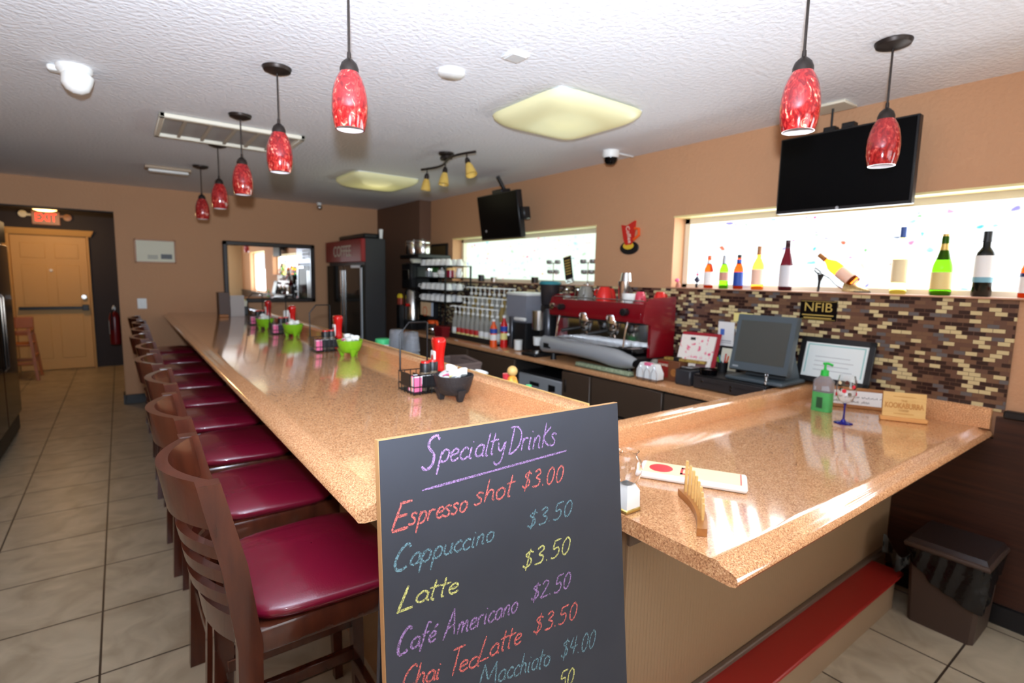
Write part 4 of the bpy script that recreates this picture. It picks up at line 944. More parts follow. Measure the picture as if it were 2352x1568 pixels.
# ------------------------------------------------------------------ wall signs
t = thing('cup_sign', 'red coffee cup wall sign with orange handle between the windows', 'wall sign', (3.2195, 2.83, 1.885))
MB().prism([(.085, .095), (.03, .085), (-.05, .12), (-.04, .0), (-.03, -.06), (.035, -.065), (.06, -.01)], 'x', -.022, -.001).build('cup', mat('sign_red', (196, 40, 30), .4), t)
MB().tube([(-.012, -.045, .06), (-.012, -.085, .055), (-.012, -.09, .01), (-.012, -.04, -.025)], .011).build('handle', M_orange, t)
m = MB().at(-.008, .005, -.085, 0, PI/2); m.lathe([(.0001, -.006), (.09, -.006), (.095, 0), (.09, .008), (.0001, .008)], 32)
m.v = [(x, y, -.085+(z+.085)*.55) for x, y, z in m.v]; m.build('saucer', M_black, t)
m = MB().at(-.017, .005, -.075, 0, PI/2); m.lathe([(.0001, -.004), (.055, -.003), (.0001, .004)], 24); m.v = [(x, y, -.07+(z+.075)*.5) for x, y, z in m.v]; m.build('saucer_ring', mat('sign_yellow', (220, 180, 50), .5), t)
text('lettering', 'Coffee', .05, M_cream, t, (-.0232, .004, .015), (PI/2, math.radians(75), -PI/2), 'cream slanted lettering')
t = thing('plaque', 'small black plaque with gold letters on the mosaic', 'plaque', (3.2075, 1.4, 1.4))
MB().box(-.006, -.0005, -.1, .1, -.056, .056, .002).build('plate', M_blackgloss, t)
text('lettering', 'NFIB', .072, M_goldink, t, (-.0065, 0, .016), FACE_MX, 'gold lettering', sx=1.05)
m = MB()
for k in range(2): m.box(-.0072, -.0062, -.085+.01*k, .085-.01*k, -.03-.016*k, -.024-.016*k)
for (a, b_) in ((-.052, -.05), (.05, .052)): m.box(-.0072, -.0062, -.095, .095, a, b_)
m.build('gold_lines', M_goldink, t)
def note(label, y0, y1, z0, z1, m_, mark=None):
    t = thing('note_card', label, 'note', (3.2075, (y0+y1)/2, (z0+z1)/2)); w_, h = (y1-y0)/2, (z1-z0)/2
    MB().box(-.002, -.0005, -w_, w_, -h, h).build('card', m_, t)
    if mark: MB().box(-.003, -.002, w_*.2, w_*.7, -h*.1, h*.4).build('blue_mark', mark, t); MB().box(-.003, -.002, -w_*.7, w_*.5, -h*.6, -h*.52).box(-.003, -.002, -w_*.7, w_*.5, -h*.75, -h*.7).build('printed_lines', M_gray, t)
note('white card with blue mark stuck on the mosaic', 1.905, 2.02, 1.13, 1.29, M_paper, mat('blue_ink', (70, 110, 190), .6))
note('yellow sticky note on the mosaic above the register', 1.785, 1.915, 1.3, 1.355, M_yellow)
note('white slip stuck on the mosaic half behind the register screen', 1.82, 1.895, 1.14, 1.25, M_paper)
t = thing('framed_picture', 'small black framed picture on the wall past the far window', 'picture frame', (3.2195, 5.94, 1.845))
MB().box(-.02, -.001, -.25, .25, -.105, .105, .004).build('frame', M_black, t)
MB().box(-.022, -.02, -.21, .21, -.075, .075).build('picture', mat('dark_gold_picture', (84, 66, 36), .5), t)

# ------------------------------------------------------------------ espresso machine
ZW = .9005
t = thing('espresso_machine', 'red and silver two group espresso machine on the back counter', 'espresso machine', (2.95, 2.82, ZW))
prof = [(-.13, .36), (-.135, .4), (-.128, .45), (-.11, .5), (-.07, .525), (.0, .53), (.2, .54), (.21, .53), (.21, .12), (-.05, .12), (-.05, .345)]
for s in (-1, 1):
    MB().prism(prof, 'y', s*.475-.012, s*.475+.012).build('side_panel', M_espred, t, 'glossy red side panel')
MB().prism([(-.135, .36), (-.128, .37), (-.1, .485), (-.115, .49), (-.14, .4)], 'y', -.463, .463).build('control_panel', M_espred, t)
MB().box(-.1, .2, -.463, .463, .475, .49, .004).build('cup_tray', M_steel, t)
m = MB()
for k in range(2): m.tube([(-.1, -.46, .51+.0*k), (-.1, .46, .51)], .004)
m.build('tray_rail', M_chrome, t)
MB().box(.0, .19, -.463, .463, .13, .475).build('back_plate', M_chrome, t)
MB().box(-.13, .0, -.463, .463, .345, .362).build('underside', M_black, t)
for (y, s) in ((.09, 0), (-.19, 1)):
    g = MB().at(-.1, y, .33).lathe([(.0001, -.03), (.05, -.03), (.055, 0), (.055, .05), (.05, .07), (.0001, .07)], 24).build('group_head', M_chrome, t)
    MB().at(-.1, y, .278).lathe([(.0001, -.02), (.03, -.02), (.042, 0), (.042, .02), (.0001, .02)], 24).build('portafilter', M_steel, g)
    MB().tube([(-.14, y+.02, .285), (-.2, y+.05, .275), (-.27, y+.09, .262)], [.012, .014, .012], 10).build('portafilter_handle', M_black, g)
    MB().tube([(-.1, y-.012, .26), (-.1, y-.018, .235)], .006).tube([(-.1, y+.012, .26), (-.1, y+.018, .235)], .006).build('spouts', M_chrome, g)
    m = MB()
    for k in range(6):
        a = math.radians(20+28*k); m.ball(-.133+.018*math.sin(a)*1.2, y+.062*math.cos(a), .375+.05*math.sin(a), .006, 8)
    m.build('buttons', M_white, g)
    MB().box(-.14, -.11, y-.05, y+.05, .36, .39, .01).build('group_trim', mat('pale_metal', (190, 180, 160), .35, .5), g)
for (y, r) in ((.41, .026), (.315, .024), (-.34, .026)):
    MB().at(-.14, y, .43, 0, PI/2).lathe([(.0001, -.045), (r, -.04), (r, 0), (r*.5, .02), (.0001, .02)], 20).build('steam_knob', M_chrome if y > .35 else M_black, t)
for y in (.36, -.35): MB().tube([(-.13, y, .36), (-.15, y, .3), (-.16, y+.01, .16)], .006).build('steam_wand', M_chrome, t)
MB().box(-.2, .0, -.46, .46, .15, .185, .004).build('drip_tray', M_blackgloss, t)
m = MB()
for k in range(22): y = -.44+.04*k; m.box(-.19, -.01, y, y+.006, .185, .19)
m.build('drip_grille', M_steel, t)
def tray(u, v):
    y = .47-.97*u; k = u; sag = .07*max(0, (u-.62)/.38)**1.4
    zt, zb = .19-.01*k-sag*.3, .055+.02*math.sin(PI*min(1, u*1.3))-sag*.35
    a = -PI/2+PI*v; d = .05*math.cos(a)
    taper = 1-.55*max(0, (u-.8)/.2)**2
    return (-.19-d*1.0-.02*math.sin(PI*u), y, (zt+zb)/2+(zt-zb)/2*math.sin(a)*taper)
MB().grid(tray, 40, 12).build('front_body', M_gray, t, 'silver grey swept front body')
MB().box(-.2, .2, -.46, .46, .06, .13, .01).build('base_body', M_black, t)
MB().box(-.247, -.24, .33, .42, .1, .14, .003).build('name_plate', M_black, t)
for (x, y) in ((-.15, -.4), (-.15, .4), (.15, -.4), (.15, .4)): MB().at(x, y, 0).lathe([(.0001, 0), (.025, 0), (.02, .06), (.0001, .06)], 14).build('foot', M_black, t)
ZM = ZW+.4905
def cup(label, loc, m_, up=False, rz=0, s=1.0, name='coffee_cup', group=None):
    t = thing(name, label, 'cup', loc, rz, group)
    pr = [(.024, 0), (.026, .004), (.036, .025), (.041, .05), (.043, .07)]
    if not up: pr = [(r, .07-z) for r, z in pr]
    MB().lathe([(.0001, pr[0][1])]+[(r*s, z*s) for r, z in pr]+[((r-.003)*s, z*s) for r, z in pr[::-1]], 24, False).build('cup', m_, t)
    MB().tube([(0, .04*s, .055*s), (0, .062*s, .052*s), (0, .066*s, .03*s), (0, .035*s, .02*s)], .005*s).build('handle', m_, t)
    return t
M_cupred = mat('glazed_red', (214, 40, 36), .15); M_cupgrey = mat('glazed_grey', (130, 128, 120), .2)
cup('upturned red cup in the middle of the espresso machine top', (2.93, 2.81, ZM), M_cupred, s=1.5)
cup('upturned red cup behind and left of the middle red one', (3.08, 2.9, ZM), M_cupred, s=1.3, rz=2)
cup('upturned grey cup on the espresso machine, left of the red cups', (2.92, 3.0, ZM), M_cupgrey, s=1.5, rz=2.2)
cup('pinkish red cup near the red side panel on the machine top', (3.03, 2.55, ZM), mat('glazed_pink', (216, 70, 90), .2), s=1.1, rz=2.5)
cup('red cup at the right end of the machine top', (3.09, 2.42, ZM), M_cupred, s=1.15, rz=-1.6)
for i, (x, y, lb) in enumerate(((2.92, 3.22, 'leftmost on the machine top'), (2.95, 3.12, 'second from left on the machine top'), (3.07, 3.14, 'behind the left pair on the machine top'), (3.07, 3.05, 'beside the grey cup on the machine top'))):
    t = thing('shot_glass', 'small upturned clear glass, '+lb, 'glass', (x, y, ZM), 0, 'glasses on the espresso machine')
    MB().lathe([(.028, 0), (.03, .004), (.024, .07), (.0001, .072)], 20).build('glass', M_glass, t)
    MB().lathe([(.0001, .072), (.02, .0725), (.02, .08), (.0001, .081)], 16).build('foot', M_steel, t)
t = thing('cocktail_shaker', 'tall polished steel shaker standing on the espresso machine', 'shaker', (2.97, 2.655, ZM))
MB().lathe([(.0001, 0), (.036, 0), (.043, .15), (.0001, .151)], 28).build('tumbler', M_chrome, t)
MB().at(0, -.02, .04).lathe([(.043, .11), (.034, .17), (.0001, .171)], 28).build('inner_cup', M_steel, t)
t = thing('sugar_bowl', 'white bowl with a spiky brown cone on the espresso machine', 'bowl', (2.9, 2.545, ZM))
MB().lathe([(.0001, 0), (.03, 0), (.045, .03), (.048, .065), (.044, .065), (.0001, .05)], 24, False).build('bowl', M_white, t)
m = MB()
for k in range(26):
    a = k*2.4; z = .068+.0016*k; r = .03*(1-k/30); m.hull([(r*.3*math.cos(a), r*.3*math.sin(a), z), ((r+.01)*math.cos(a), (r+.01)*math.sin(a), z+.008), ((r+.004)*math.cos(a+.4), (r+.004)*math.sin(a+.4), z+.004), (r*.5*math.cos(a), r*.5*math.sin(a), z+.012)])
m.build('cone', mat('pine_brown', (88, 74, 66), .8), t)
t = thing('bar_mat', 'pale green patterned mat folded under the espresso machine', 'mat', (2.77, 2.68, ZW))
MB().box(-.05, .0, -.33, .2, .0, .035, .008, 2).build('mat_fold', mat('sage_pattern', (120, 134, 106), .8, noise=(60, (176, 184, 150), .4)), t)
MB().box(-.052, .002, -.335, .205, .001, .012, .004).build('mat_base', mat('dark_sage', (84, 92, 74), .8), t)

# ------------------------------------------------------------------ grinders
t = thing('coffee_grinder', 'tall black coffee grinder with teal lidded hopper left of the espresso machine', 'coffee grinder', (2.9, 3.44, ZW))
MB().box(-.19, .12, -.09, .1, .0, .03, .008).build('base', M_black, t)
MB().box(-.02, .12, -.07, .07, .03, .43, .02, 2).build('body', M_black, t)
MB().box(-.05, -.02, -.085, -.03, .06, .4, .01).build('side_column', mat('graphite', (96, 98, 104), .3, .6), t)
MB().at(.03, 0, .43).lathe([(.0001, 0), (.07, 0), (.075, .02), (.085, .17), (.0001, .17)], 28).build('hopper', mat('smoked_hopper', (44, 40, 42), .12), t)
MB().at(.03, 0, .6).lathe([(.0001, 0), (.092, 0), (.095, .012), (.08, .028), (.0001, .03)], 28).build('hopper_lid', M_teal, t)
MB().at(-.09, 0, .3).lathe([(.0001, -.08), (.05, -.08), (.055, .08), (.0001, .08)], 24).build('doser', M_steel, t)
MB().at(-.09, 0, .11).lathe([(.0001, -.02), (.035, -.02), (.04, .05), (.0001, .05)], 20).build('collecting_cup', M_white, t)
MB().at(-.1, 0, .06).lathe([(.0001, -.03), (.05, -.03), (.05, -.01), (.0001, -.01)], 20).build('drip_dish', M_steel, t)
t = thing('coffee_grinder', 'clear hopper coffee grinder between the syrup bottles and the teal lidded one', 'coffee grinder', (3.0, 3.83, ZW))
MB().box(-.12, .12, -.13, .13, .0, .25, .02, 2).build('body', M_black, t)
MB().box(-.14, -.12, .05, .1, .01, .3, .006).build('front_strip', mat('graphite', (96, 98, 104), .3, .6), t)
MB().hull([(x*k, y*k, z) for (z, k) in ((.25, .8), (.33, 1), (.49, 1)) for x in (-.13, .13) for y in (-.15, .15)]).build('hopper', mat('clear_grey_hopper', (176, 178, 190), .1, trans=.45, ior=1.1), t)
MB().box(-.135, .135, -.155, .155, .49, .52, .012, 2).build('hopper_lid', M_white, t)
MB().box(-.16, -.13, -.16, .0, .27, .3, .006).build('shelf_bracket', M_white, t)
MB().at(-.16, -.08, .12).lathe([(.0001, -.11), (.035, -.11), (.038, -.02), (.0001, -.02)], 20).build('catch_cup', M_white, t)
MB().tube([(-.15, .08, .13), (-.2, .02, .14)], .012).build('lever', M_white, t)

# ------------------------------------------------------------------ syrup bottles on a stepped rack
t = thing('syrup_rack', 'low black stepped rack under the pump syrup bottles', 'rack', (2.98, 4.56, ZW))
for k in range(3): MB().box(-.13+.1*k, -.03+.1*k, -.46, .46, .0, .012+.1*k, .003).build('step', M_iron, t)
MB().box(-.14, -.13, -.46, .46, .0, .05).build('front_lip', M_cabin, t)
M_syr = mat('clear_syrup', (226, 224, 214), .06, trans=.6, ior=1.15); M_syg = mat('golden_syrup', (206, 176, 110), .06, trans=.5, ior=1.15)
def make_syrup(gm, lm, bm_):
    t = thing('syrup_bottle', '', 'syrup bottle')
    MB().lathe([(.0001, 0), (.035, 0), (.037, .005), (.037, .16), (.033, .185), (.016, .23), (.0145, .25), (.0001, .25)], 18).build('glass_bottle', gm, t)
    MB().lathe([(.0376, .05), (.0376, .1)], 18, False).build('label', lm, t)
    MB().lathe([(.0377, .025), (.0377, .05)], 18, False).build('label_base', bm_, t)
    MB().lathe([(.0001, .249), (.017, .249), (.017, .268), (.005, .275), (.005, .315), (.012, .318), (.012, .33), (.0001, .332)], 12).tube([(0, 0, .322), (-.03, .015, .325), (-.055, .027, .318)], .006, 6).build('pump', M_white, t)
    return t
syr = {'red': make_syrup(M_syr, mat('red_yellow_label', (186, 40, 36), .5), M_yellow), 'gold': make_syrup(M_syg, M_paper, M_goldink), 'clear': make_syrup(M_syr, M_paper, M_cream)}
used = {k: False for k in syr}
SLAB = {('red', 0): 'white pump syrup bottle with red label in the front row of the rack', ('gold', 0): 'golden pump syrup bottle in the front row of the rack', ('clear', 0): 'clear pump syrup bottle with pale label in the front row of the rack'}
for row in range(3):
    for k in range(10):
        kind = ('red' if 1 <= k <= 5 else 'clear') if row == 0 else (['gold', 'clear'][k % 2] if row == 1 else ['clear', 'gold', 'clear'][k % 3])
        o = dup(syr[kind]) if used[kind] else syr[kind]; used[kind] = True
        o.location = (2.9+.1*row, 4.96-.088*k-.02*(row % 2), ZW+.0125+.1*row); o.rotation_euler.z = rp.uniform(-.3, .3)
        rn = ['front', 'middle', 'back'][row]
        o['label'] = {'red': 'white pump syrup bottle with red label', 'gold': 'golden pump syrup bottle', 'clear': 'clear pump syrup bottle with pale label'}[kind]+', '+rn+' row of the stepped rack'
        o['group'] = rn+' row of syrup bottles'
for i, (y, x, h, cs, lb) in enumerate(((4.085, 2.8, .26, ('orange', 'paper', 'blue'), 'orange and white sauce bottle at the right end of the syrups'), (4.015, 2.87, .3, ('red', 'yellow', 'blue'), 'red, yellow and blue banded sauce bottle beside the clear grinder'), (4.045, 2.99, .36, ('paper', 'blue', 'yellow'), 'tall white and blue bottle behind the banded sauce bottles'))):
    t = thing('sauce_bottle', lb, 'bottle', (x, y-.0, ZW)); CM = {'orange': M_orange, 'paper': M_paper, 'blue': mat('blue_label', (30, 70, 160), .5), 'red': M_red, 'yellow': M_yellow}
    MB().lathe([(.0001, 0), (.034, 0), (.034, h*.7), (.014, h*.85), (.014, h*.92), (.0001, h*.92)], 18).build('bottle', CM[cs[0]], t)
    MB().lathe([(.0346, h*.25), (.0346, h*.45)], 18, False).build('label', CM[cs[1]], t)
    MB().lathe([(.0348, h*.5), (.0348, h*.66)], 18, False).build('label_band', CM[cs[2]], t)
    MB().lathe([(.0001, h*.92), (.016, h*.92), (.016, h), (.0001, h)], 14).build('cap', M_white, t)

# ------------------------------------------------------------------ cup rack, coffee pot, brewer at the far end
t = thing('cup_rack', 'black wire shelf rack stacked with white cups left of the far window', 'shelf rack', (2.95, 5.41, ZW))
Y0, Y1 = -.345, .345
for sy in (Y0, Y1):
    for x in (-.12, .2): MB().box(x-.008, x+.008, sy-.008, sy+.008, 0, .77).build('upright', M_iron, t)
SH = [.5, .64, .77]
for z in SH:
    m = MB().box(-.13, .21, Y0-.01, Y1+.01, z-.012, z-.004)
    for k in range(5): m.box(-.13+.08*k, -.125+.08*k, Y0, Y1, z-.004, z)
    m.build('shelf', M_iron, t)
MB().box(-.14, .21, Y0-.01, Y1+.01, .36, .372).build('shelf', M_iron, t)
M_cupw = mat('white_china', (238, 236, 232), .2)
cw = cup('', (0, 0, 0), M_cupw, name='white_cup', group=None); cw_used = False
n = 0
for si, z in enumerate((.3725, .5005, .7705)):
    for k in range(6):
        for d in range(2):
            o = dup(cw) if cw_used else cw; cw_used = True
            o.location = (2.9+.14*d, 5.41+.29-.115*k, ZW+z); o.rotation_euler.z = rp.uniform(0, 6)
            o['label'] = ['upturned white cup on the lowest shelf of the wire rack', 'upturned white cup on the middle shelf of the wire rack', 'upturned white cup on top of the wire rack'][si]; o['group'] = ['white cups on the lowest rack shelf', 'white cups on the middle rack shelf', 'white cups on top of the rack'][si]
zz = ZW+.6405
t = thing('storage_jar', 'jar with red contents and tan lid on the upper rack shelf', 'jar', (2.9, 5.08, zz))
MB().lathe([(.0001, 0), (.045, 0), (.045, .075), (.0001, .075)], 20).build('jar', mat('dark_red_jar', (140, 24, 50), .2), t); MB().lathe([(.046, .075), (.046, .1), (.0001, .102)], 20).build('lid', M_yellowwood, t)
t = thing('teapot', 'round white teapot on the upper rack shelf', 'teapot', (2.9, 5.27, zz))
MB().lathe([(.0001, 0), (.035, 0), (.055, .035), (.048, .07), (.02, .085), (.0001, .088)], 24).build('body', M_cupw, t); MB().tube([(0, .05, .03), (0, .075, .05), (0, .085, .075)], .008).build('spout', M_cupw, t); MB().tube([(0, -.04, .065), (0, -.075, .06), (0, -.075, .03), (0, -.045, .02)], .006).build('handle', M_cupw, t); MB().ball(0, 0, .095, .01).build('lid_knob', M_cupw, t)
t = thing('potted_plant', 'small green leaves in a white pot on the upper rack shelf', 'plant', (2.9, 5.42, zz))
MB().lathe([(.0001, 0), (.03, 0), (.036, .05), (.0001, .05)], 18).build('pot', M_cupw, t)
m = MB()
for k in range(24): a = k*2.4; m.hull([(0, 0, .05), (.03*math.cos(a), .03*math.sin(a), .06+.002*k), (.036*math.cos(a+.3), .036*math.sin(a+.3), .055+.002*k), (.02*math.cos(a+.15), .02*math.sin(a+.15), .065+.002*k)])
m.build('leaves', mat('leaf_green', (50, 100, 40), .5), t)
t = thing('storage_jar', 'clear jar with steel lid at the left of the upper rack shelf', 'jar', (2.9, 5.58, zz))
MB().lathe([(.0001, 0), (.04, 0), (.04, .07), (.0001, .07)], 20).build('jar', M_plastic_clear, t); MB().lathe([(.041, .07), (.041, .095), (.0001, .096)], 20).build('lid', M_steel, t)
t = thing('teapot', 'tall white pitcher at the right end of the upper rack shelf', 'teapot', (2.95, 4.98, zz-.0))
MB().lathe([(.0001, 0), (.03, 0), (.04, .04), (.025, .085), (.03, .1), (.0001, .1)], 20).build('body', M_cupw, t); MB().tube([(0, -.025, .085), (0, -.05, .07), (0, -.035, .03)], .005).build('handle', M_cupw, t)
t = thing('hanging_card', 'small cream and orange card hung under the cup rack', 'sign', (2.82, 5.5, ZW+.25))
MB().box(-.002, .002, -.13, .13, -.05, .1, .001).build('card', mat('cream_card', (232, 200, 160), .6), t)
m = MB().at(-.0025, .02, -.005, 0, PI/2); m.lathe([(.045, -.001), (.055, -.001), (.055, .001), (.045, .001)], 24, False)
m.v = [v for v in m.v]; m.build('orange_ring', M_orange, t)
MB().box(-.003, .003, -.17, -.13, -.05, .1).build('side_fold', mat('pale_blue_card', (190, 204, 224), .6), t)
t = thing('coffee_pot', 'glass coffee pot with orange collar and handle on the back counter', 'coffee pot', (2.8, 5.3, ZW))
MB().lathe([(.0001, 0), (.07, 0), (.085, .04), (.08, .085), (.05, .125), (.048, .15), (.046, .15), (.05, .12), (.076, .085), (.08, .04), (.066, .005), (.0001, .005)], 28, False).build('glass', M_glass, t)
MB().lathe([(.052, .12), (.055, .15), (.045, .158), (.0001, .158)], 24).build('collar', M_orange, t); MB().tube([(0, -.05, .145), (0, -.105, .15), (0, -.12, .11), (0, -.1, .04)], .011).build('handle', M_orange, t); MB().lathe([(.082, .05), (.084, .06), (.082, .07)], 28, False).build('band', M_chrome, t)
t = thing('plastic_bin', 'small dark red bin beside the coffee pot', 'bin', (2.755, 5.0, ZW))
MB().hull([(x*k, y*k, z) for (z, k) in ((0, .85), (.11, 1)) for x in (-.05, .05) for y in (-.09, .09)]).build('body', mat('maroon_plastic', (116, 18, 26), .4), t); MB().box(-.054, .054, -.096, .096, .105, .118, .004).build('rim', mat('maroon_plastic', (116, 18, 26), .4), t)
t = thing('coffee_brewer', 'tall black and steel coffee brewer at the far end of the counter', 'coffee brewer', (2.95, 5.92, ZW))
MB().box(-.18, .2, -.13, .13, .0, .12, .01).build('base', M_black, t)
MB().box(.05, .2, -.13, .13, .12, .8, .01).build('column', M_black, t)
MB().box(-.18, .2, -.13, .13, .5, .8, .015).build('brew_head', M_black, t)
MB().at(-.08, .02, .12).lathe([(.0001, 0), (.1, 0), (.1, .34), (.08, .37), (.0001, .37)], 28).build('thermal_server', M_steel, t)
MB().box(-.185, -.18, -.08, .1, .6, .72, .004).build('control_panel', M_steel, t)
MB().at(-.19, -.06, .3, 0, PI/2).lathe([(.0001, -.02), (.018, -.02), (.018, .02), (.0001, .02)], 14).build('tap_handle', M_red, t)
for i, (x, y, lb) in enumerate(((2.9, 5.97, 'left'), (2.9, 5.74, 'right'))):
    t = thing('steel_canister', 'shiny steel canister on the high shelf above the coffee brewer, '+lb+' one', 'canister', (x, y, 1.8005), 0, 'canisters on the shelf')
    MB().lathe([(.0001, 0), (.095, 0), (.1, .02), (.1, .15), (.09, .165), (.0001, .166)], 28).build('canister', M_steel, t); MB().ball(0, 0, .175, .014).build('lid_knob', M_steel, t); MB().lathe([(.101, .13), (.1025, .14), (.101, .15)], 28, False).build('rim_band', M_chrome, t)
t = thing('wall_shelf', 'black shelf above the coffee brewer carrying steel canisters', 'shelf', (2.98, 5.86, 1.8))
MB().box(-.2, .225, -.25, .25, -.04, -.0, .004).build('board', M_black, t)
for s in (-.2, .2): MB().prism([(.225, -.04), (.225, -.2), (.0, -.04)], 'y', s-.01, s+.01).build('bracket', M_black, t)
t = thing('filter_stack', 'stack of cream paper filters lying on the coffee brewer', 'paper filters', (2.9, 5.92, ZW+.801))
MB().lathe([(.0001, 0), (.05, 0), (.075, .04), (.07, .05), (.0001, .03)], 24).build('filters', M_cream, t)
MB().box(-.09, .06, -.11, -.08, .0, .035, .004).build('filter_box', M_cream, t)
t = thing('syrup_dispenser', 'yellow topped sauce bottles rack left of the brewer', 'dispenser', (2.735, 5.985, ZW))
MB().box(-.03, .03, -.02, .07, .0, .3, .006).build('stand', M_black, t)
for k in range(2):
    y = .003+.05*k
    MB().at(0, y, .3).lathe([(.0001, 0), (.022, 0), (.022, .08), (.0001, .08)], 14).build('sauce', mat('sauce_red', (150, 50, 30), .4), t); MB().at(0, y, .38).lathe([(.024, 0), (.022, .03), (.006, .05), (.0001, .05)], 14).build('yellow_top', mat('bright_yellow', (226, 196, 40), .4), t)

# ------------------------------------------------------------------ register corner
t = thing('cash_drawer', 'black cash drawer with silver locks at the end of the back counter', 'cash drawer', (2.81, 1.69, ZW))
MB().box(.0, .3, -.228, .228, 0.002, .088, .004).build('housing', M_black, t)
dr = MB().box(-.008, .0, -.222, .222, .008, .078, .003).build('drawer_front', mat('dark_grey_metal', (62, 58, 58), .35, .4), t)
m = MB()
for (y, z) in ((.16, .055), (-.03, .05), (-.03, .03)): m.at(-.009, y, z, 0, PI/2).lathe([(.0001, -.003), (.008, -.003), (.008, .003), (.0001, .003)], 14)
m.at().build('locks', M_chrome, dr)
MB().box(-.0095, -.008, .02, .14, .048, .051).box(-.0095, -.008, -.19, -.05, .048, .051).build('pull_slots', M_black, dr)
t = thing('register_screen', 'slate grey touch screen register tilted back on the cash drawer', 'register', (3.0, 1.56, ZW+.0885))
MB().box(-.16, .11, -.17, .17, 0, .022, .01, 2).build('stand_base', M_posgray, t)
MB().hull([(x, y, z) for (x, z, w_) in ((-.02, .02, .12), (.12, .02, .13), (.02, .2, .09), (.1, .2, .09)) for y in (-w_, w_)]).build('neck', M_posgray, t)
def tl(x, z): a = math.radians(13); return (-.12+x*math.cos(a)+z*math.sin(a), .06-x*math.sin(a)+z*math.cos(a))
m = MB(); pts = []
for (x, z, w_) in ((0, 0, .17), (0, .325, .17), (.03, -.005, .172), (.03, .33, .172), (.06, .0, .165), (.06, .325, .165), (.13, .06, .13), (.12, .28, .13)):
    q = tl(x, z)
    for y in (-w_, w_): pts.append((q[0], y, q[1]))
m.hull(pts).build('screen_housing', M_posgray, t)
pts = [tl(-.0015, z) for z in (.045, .29)]; ip = [tl(.002, z) for z in (.045, .29)]
MB().hull([(p[0], y, p[1]) for p in pts+ip for y in (-.145, .145)]).build('display', M_screen, t)
q = [tl(-.001, z) for z in (.012, .022)]+[tl(.001, z) for z in (.012, .022)]
MB().hull([(p[0], y, p[1]) for p in q for y in (.115, .15)]).build('badge', mat('badge_grey', (150, 156, 160), .4), t)
t = thing('key_ring', 'bunch of keys at the corner of the cash drawer', 'keys', (2.84, 1.478, ZW+.0885))
MB().box(-.012, .012, -.006, .006, 0.0, .05, .003).box(-.02, .01, -.008, .004, .0, .02, .003).build('keys', M_chrome, t); MB().tube([(.012*math.cos(a), .012*math.sin(a)*.3, .058+.012*math.sin(a)) for a in [i*PI/6 for i in range(12)]], .0015, 6, True).build('ring', M_steel, t)
t = thing('receipt_printer', 'small black printer box left of the cash drawer', 'printer', (2.86, 2.0, ZW))
MB().box(-.05, .14, -.06, .055, 0, .1, .008).build('body', mat('charcoal_plastic', (48, 48, 52), .4), t); MB().box(-.03, .1, -.045, .04, .1, .108, .003).build('lid', M_black, t); MB().box(-.01, .0, -.04, .035, .106, .112).build('paper_slot', M_gray, t)
t = thing('pen_tray', 'round black tray on the cash drawer beside the screen', 'tray', (2.86, 1.85, ZW+.0885))
MB().lathe([(.0001, 0), (.05, 0), (.056, .035), (.052, .035), (.046, .006), (.0001, .005)], 24, False).build('tray', M_blackgloss, t); MB().box(-.02, .02, -.01, .02, .006, .03, .004).build('divider', M_black, t)
t = thing('pen_cup', 'cup of coloured pens between notebook and register', 'pen cup', (3.04, 1.87, ZW+.089))
MB().lathe([(.0001, 0), (.03, 0), (.034, .06), (.031, .06), (.028, .005), (.0001, .005)], 20, False).build('cup', M_black, t)
for k, c in enumerate((M_red, M_teal, M_green, M_white, M_orange)): a = k*1.25; MB().tube([(.012*math.cos(a), .012*math.sin(a), .01), (.034*math.cos(a), .034*math.sin(a), .11-.01*(k % 3))], .0045, 8).build('pen', c, t)
t = thing('framed_note', 'small black framed cream note behind the pen cup', 'picture frame', (3.135, 1.905, ZW), rot=(0, math.radians(12), 0))
MB().box(0, .012, -.075, .075, .0, .24, .003).build('frame', M_black, t); MB().box(-.0015, .0, -.06, .06, .02, .225).build('note', M_cream, t); MB().box(.012, .05, -.02, .02, .0, .02).build('easel_leg', M_black, t)
t = thing('notebook', 'open floral notebook with red cover leaning by the espresso machine', 'notebook', (3.04, 2.1, ZW+.02), rot=(0, math.radians(20), math.radians(8)))
MB().box(.012, .02, -.145, .13, .0, .31, .003).build('cover', mat('notebook_red', (160, 24, 40), .4), t); MB().box(.0, .012, -.12, .125, .012, .285, .002).build('floral_page', M_floral, t); MB().box(-.004, .0, -.09, -.02, .03, .1, .001).build('clip', mat('mauve_clip', (120, 80, 80), .5), t); MB().box(-.004, .0, .02, .055, .25, .268, .001).build('black_tab', M_black, t)
t = thing('carton', 'brown and red coffee carton in front of the floral notebook', 'box', (2.9, 2.13, ZW))
MB().box(-.045, .05, -.075, .1, 0, .135, .003).build('box', mat('brown_carton', (112, 66, 40), .5), t); MB().box(-.0465, -.045, .01, .09, .02, .125).build('red_panel', mat('carton_red', (140, 30, 24), .5), t); text('lettering', 'COFFEE', .022, M_cream, t, (-.0475, .05, .1), FACE_MX, 'cream lettering'); MB().at(-.046, -.035, .06, 0, PI/2).cyl(0, 0, -.001, .001, .025).build('tan_mark', M_oak, t)
t = thing('gilt_strip', 'gold edged strip with black buckle lying across the carton', 'ornament', (2.9, 2.06, ZW+.1355), rz=.15)
MB().box(-.02, .02, -.15, .13, .0, .018, .004).build('strip', mat('gilt_pattern', (190, 160, 80), .4, noise=(80, (120, 90, 40), .4)), t); MB().box(-.024, .022, .02, .06, -.0, .024, .003).build('buckle', M_black, t)
t = thing('cup_lid_stack', 'grey rounded dish at the foot of the red machine panel', 'dish', (2.88, 2.265, ZW))
